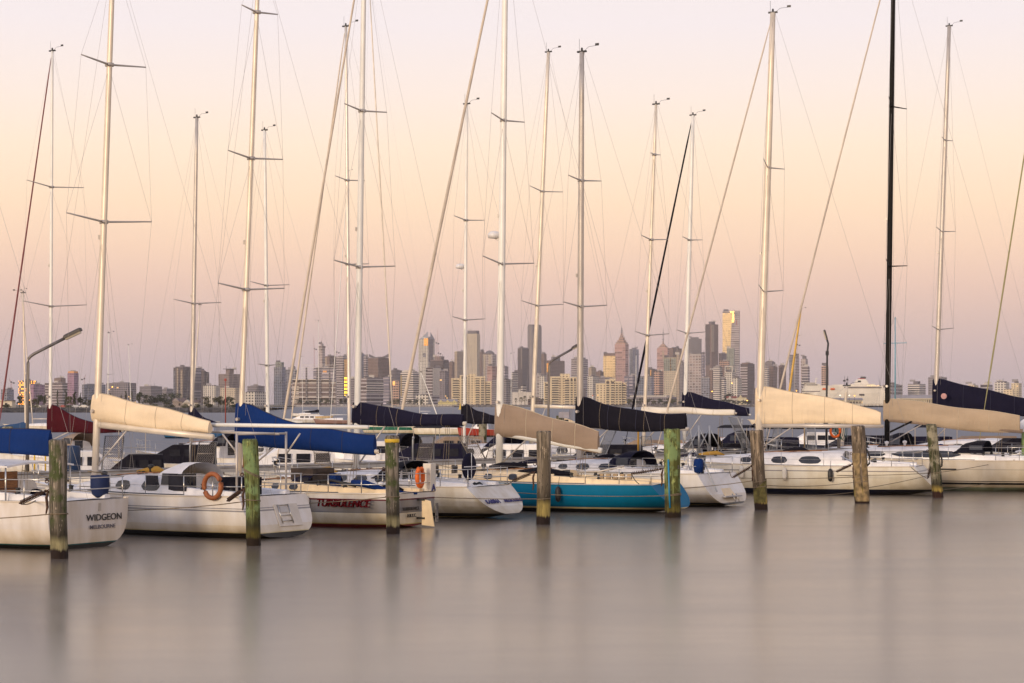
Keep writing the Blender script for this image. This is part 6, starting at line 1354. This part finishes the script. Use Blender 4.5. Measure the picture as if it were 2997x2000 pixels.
def crown_mesh(kind,seed,n=900):
    rnd=random.Random(seed); mb=MB(); cl=[]
    if kind=='cypress': cl=[(rnd.uniform(-.12,.12),rnd.uniform(-.12,.12),.12+.84*i/9,.20*(1-abs(i/9-.4)*.9)) for i in range(10)]
    elif kind=='pine': cl=[(rnd.uniform(-.42,.42),rnd.uniform(-.4,.4),rnd.uniform(.42,.88),rnd.uniform(.12,.24)) for _ in range(13)]
    elif kind=='bush': cl=[(rnd.uniform(-.4,.4),rnd.uniform(-.3,.3),rnd.uniform(.1,.7),rnd.uniform(.18,.3)) for _ in range(10)]
    elif kind=='palm': cl=[]
    else: cl=[(rnd.uniform(-.34,.34),rnd.uniform(-.34,.34),rnd.uniform(.3,.86),rnd.uniform(.13,.25)) for _ in range(14)]
    if kind=='palm':
        for k in range(14):
            a=rnd.uniform(0,6.28); p0=Vector((0,0,.9)); 
            for s in range(5):
                r=.08*(s+1); q=Vector((math.cos(a)*r,math.sin(a)*r,.95+.10*math.sin(s*.8)-.02*s*s)); 
                for e in range(4):
                    v=q+Vector((rnd.gauss(0,.02),rnd.gauss(0,.02),rnd.gauss(-.02,.03))); w=.045
                    mb.add([v,v+Vector((w,rnd.uniform(-w,w),-w*1.4)),v+Vector((-w*.3,w*.5,-w*1.6))],[(0,1,2)])
    for _ in range(n if cl else 0):
        cx,cy,cz,r=cl[rnd.randrange(len(cl))]
        d=Vector((rnd.gauss(0,1),rnd.gauss(0,1),rnd.gauss(0,1))).normalized()*r*(rnd.random()**.35)
        c=Vector((cx,cy,cz))+Vector((d.x,d.y,d.z*.75)); s=rnd.uniform(.022,.045)
        a=Vector((rnd.gauss(0,1),rnd.gauss(0,1),rnd.gauss(0,1))).normalized(); b=a.orthogonal().normalized()
        mb.add([c+a*s,c+b*s,c-a*s,c-b*s],[(0,1,2,3)])
    me=bpy.data.meshes.new('crown'); me.from_pydata(mb.v,[],mb.f); return me
_cr={}
def tree(lab,px,yt,wpx,D,kind='round',leaf=0,yb=None,name='tree',cat='tree'):
    z0=2.0; h=PZ(yt,D)-z0; w=wpx*D/FPX; o=empty(name,(PX(px,D),D,z0),random.uniform(0,6)); tag(o,lab,cat,'trees and shrubs along the shore')
    key=(kind,leaf,random.randrange(3)); 
    if key not in _cr:
        me=crown_mesh(*((kind,hash(key[2])+len(kind)*7))); me.materials.append(LF[leaf]); _cr[key]=me
    c=bpy.data.objects.new('crown',_cr[key]); C.objects.link(c); c.parent=o; c.scale=(w*1.1,w*1.1,h)
    if kind!='bush':
        mb=MB(); mb.tube([(0,0,-.2),(w*.02,0,h*.35),(0,w*.02,h*.8)],[h*.035,h*.026,h*.01],7)
        for k in range(4):
            a=k*1.6; mb.tube([(0,0,h*(.3+.08*k)),(math.cos(a)*w*.25,math.sin(a)*w*.25,h*(.55+.08*k))],[h*.016,h*.006],5)
        mb.build('trunk',bark,o,True)
random.seed(11)
for a in (('dark spreading tree left of the orange lit block',30,1172,26,1150,'round'),('tall bushy tree at the foot of the orange lit block',57,1158,22,1150,'round'),('tree just right of the left lamp post',84,1170,22,1150,'round'),
 ('dark round tree below the plain mauve block, left of a pair',113,1152,16,1200,'round'),('dark round tree below the plain mauve block, right of a pair',127,1152,18,1200,'round'),('olive tree low behind the maroon cover',102,1164,24,1100,'round',1),
 ('slim dark cypress before the white banded office',168,1144,12,1200,'cypress'),('tall pointed tree left of the mauve tower',192,1144,16,1220,'cypress'),('full conifer before the mauve tower',219,1148,20,1200,'cypress'),('pale bushy tree between the conifers',205,1160,26,1100,'round',1),
 ('broad dark tree left of the cream cover peak',238,1158,30,1120,'round'),('thin cypress left of the cream cover peak',236,1150,10,1220,'cypress',2),('low wide tree behind the maroon cover tip',265,1166,30,1080,'round',1),('dark tree at the cream cover peak',286,1160,24,1120,'round'),
 ('slim cypress by the thin white mast',323,1152,9,1250,'cypress'),('cypress left of the sharp white mast',368,1146,13,1250,'cypress'),('cypress right of the sharp white mast',386,1148,12,1250,'cypress',2),('tall oval dark tree right of the sharp white mast',407,1143,17,1250,'round'),('small tree under the glowing window',355,1156,9,1250,'cypress'),
 ('spreading umbrella pine, first from the left of four',440,1156,44,1250,'pine',2),('spreading umbrella pine, second from the left of four',480,1152,50,1280,'pine'),('spreading umbrella pine, third of four',518,1152,46,1250,'pine',2),('spreading umbrella pine behind the gabled house',550,1160,40,1300,'pine'),
 ('olive tree right of the gabled house',600,1160,28,1200,'round',1),('bare looking tree by the red topped beacon',640,1157,34,1200,'round',1),('dark tree left of the blue cover peak',672,1158,30,1200,'round'),('small tree right of the beacon',655,1168,26,1100,'round',2)): 
    tree(a[0],a[1],a[2],a[3],a[4],a[5],a[6] if len(a)>6 else 0)
for i,(px,w,lab) in enumerate(((20,34,'low dark hedge before the flat white shed'),(100,26,'low shrub at the shoreline under the left lamp'),(200,26,'low shrub right of the maroon cover peak'),(452,42,'clipped dark shrub, first of four along the breakwater'),(495,28,'clipped dark shrub, second of four along the breakwater'),(545,34,'clipped dark shrub, third of four along the breakwater'),(574,22,'clipped dark shrub, last of four along the breakwater'),(612,28,'olive shrub left of the dark mound'))):
    tree(lab,px,1175 if i>2 else 1179,w,1000,'bush',i%2,name='shrub',cat='shrub')
tree('dark shrub mound at the end of the spit, left part',690,1178,46,985,'bush',0,name='shrub',cat='shrub'); tree('dark shrub mound at the end of the spit, right part',735,1182,36,985,'bush',2,name='shrub',cat='shrub')
# trees on far shore
rnd=random.Random(5); words=['dark','olive','grey green']; plc=[('the wide balcony block',870,980),('the gold strip tower',985,1030),('the barrel topped tower',1130,1240),('the boatshed',1295,1330),('the white warehouse',1500,1560),('the middle lamp',1565,1600),('the raked dark sail',1835,1900),('the dark sloping cover',1905,2040),('the framed white tower',2110,2200)]
ordn=['first','second','third','fourth','fifth','sixth','seventh','eighth','ninth','tenth']
for nm,a,b in plc:
    n=max(2,int((b-a)/15)); n=min(n,10)
    for i in range(n):
        px=a+(b-a)*(i+.5)/n+rnd.uniform(-3,3); l=rnd.randrange(3); palm=nm in('the white warehouse','the middle lamp')
        tree('%s shore %s near %s, %s from the left'%(words[l],'palm' if palm else 'tree',nm,ordn[i]),px,rnd.uniform(1164,1174)-(6 if palm else 0),rnd.uniform(13,20)*(0.7 if palm else 1),2700,'palm' if palm else 'round',l)
tree('big rounded tree below the white stepped apartments',2134,1148,30,2850,'round',0)
# small houses on the left spit
def house(lab,px0,px1,D,yw,yr,wall,roof,name='house'):
    w=PX(px1,D)-PX(px0,D); o=empty(name,(PX(px0,D),D,2.05)); tag(o,lab,'building'); h=PZ(yw,D)-2.05; hr=PZ(yr,D)-2.05
    mb=MB(); prism(mb,[(0,0),(w,0),(w,8),(0,8)],0,h); mb.build('wall',wall,o)
    mb=MB(); mb.rings([[(-.4,-.5,h),(-.4,4,hr),(-.4,8.5,h)],[(w+.4,-.5,h),(w+.4,4,hr),(w+.4,8.5,h)]]); rf=mb.build('roof',roof,o)
    mb=MB(); mb.rings([[(w*.3-2.2,-1.0,h),(w*.3,-1.0,hr*1.02),(w*.3+2.2,-1.0,h)],[(w*.3-2.2,4,h),(w*.3,4,hr*1.02),(w*.3+2.2,4,h)]]); mb.build('gable',wall,rf)
    mb=MB(); mb.box((w*.62,-.03,h*.5),(w*.16,.1,h*.4)); mb.build('window',M['glass'],o)
hwall=pmat('pale_mauve_render',(.30,.25,.23),.85); hroof=pmat('brown_tiles',(.14,.10,.09),.9,scale=.6)
house('mauve gabled house behind the clipped shrubs',505,538,1180,1176,1166,hwall,hroof)
house('wide pale roofed house right of the gabled one',534,580,1170,1179,1170,FAC['wflat'],hroof)
house('flat white shed at the far left shore',-10,35,1080,1174,1171,pmat('white_shed_wall',(.66,.58,.46),.8),hroof,name='shed')
house('small cream house under the framed white tower',2160,2185,2750,1164,1157,pmat('cream_house_wall',(.60,.52,.34),.8),hroof)
house('red roofed house left of the small cream one',2128,2156,2760,1166,1160,FAC['wflat'],pmat('red_tiles',(.24,.07,.05),.9))
# breakwater channel marker and buoys
def buoy(lab,px,py,D,mat,h,r):
    o=empty('buoy',(PX(px,D),D,0)); tag(o,lab,'buoy'); mb=MB(); mb.lathe((0,0,-.2),[(r,0),(r,.5),(r*.55,.8),(r*.2,h),(.02,h+.2)],10); mb.build('float',mat,o,True)
    mb=MB(); mb.lathe((0,0,h*.8),[(r*.3,0),(r*.4,.3),(.03,.8)],8); mb.build('topmark',mat,o)
buoy('yellow channel buoy beside the small black boom cover',1347,1193,1500,M['yellow'],4.5,1.4)
o=empty('marker_post',(PX(1117,1500),1500,0)); tag(o,'dark channel marker post above the front black boom cover','marker'); mb=MB(); mb.tube([(0,0,-1),(0,0,3.4)],.55,8); mb.build('post',pilm,o); mb=MB(); mb.box((0,0,3.7),(1.4,1.2,.8)); mb.build('cap',M['ldark'],o)
# parked vehicles row on the far shore reads as light specks
carM=[pmat('car_paint_%d'%i,c,.4) for i,c in enumerate(((.6,.56,.5),(.12,.11,.12),(.30,.05,.04),(.4,.4,.42)))]
rnd=random.Random(9)
def car(lab,px,D,mi,z=1.85):
    o=empty('parked_car',(PX(px,D),D,z)); tag(o,lab,'car','cars parked along the shore'); mb=MB()
    mb.rings([[(x,y,z_) for y,z_ in((-.9,.3),(.9,.3),(.85,.8+dz),(-.85,.8+dz))] for x,dz in((-2.2,0),(-1.9,.15),(2.0,.12),(2.2,-.05))]); mb.rings([[(x,y,.9) for y in(-.8,.8)]+[(x*.7,y,1.5) for y in(.7,-.7)] for x in(-1.6,1.3)]); mb.build('body',carM[mi],o)
    mb=MB()
    for x in(-1.35,1.35):
        for y in(-.85,.85): mb.tube([(x,y-.1,.32),(x,y+.1,.32)],.32,10)
    mb.build('wheels',M['black'],o)
cn=['white','dark','red','silver']
for i,px in enumerate((110,132,187,222,246)): car('%s car parked on the left spit, %s from the left'%(cn[i%4],ordn[i]),px,1030,i%4,2.05)
for i,px in enumerate((1000,1012,1026,1440,1452,1470,2170,2180,2192,2205)): car('%s car parked on the far shore road, %s from the left'%(cn[(i*3)%4],ordn[i]),px,2672,(i*3)%4)
# ------------------------------------------------------------------ haze
hz,t,b=newmat('evening_haze'); t.nodes.remove(b); pv=t.nodes.new('ShaderNodeVolumePrincipled'); pv.inputs['Density'].default_value=4.6e-5; pv.inputs['Color'].default_value=(.93,.88,.89,1); pv.inputs['Anisotropy'].default_value=.0
t.links.new(pv.outputs[0],t.nodes['Material Output'].inputs['Volume'])
mb=MB(); mb.box((0,4250,169),(16000,9500,340)); ho=mb.build('haze',hz); tag(ho,kind='stuff')
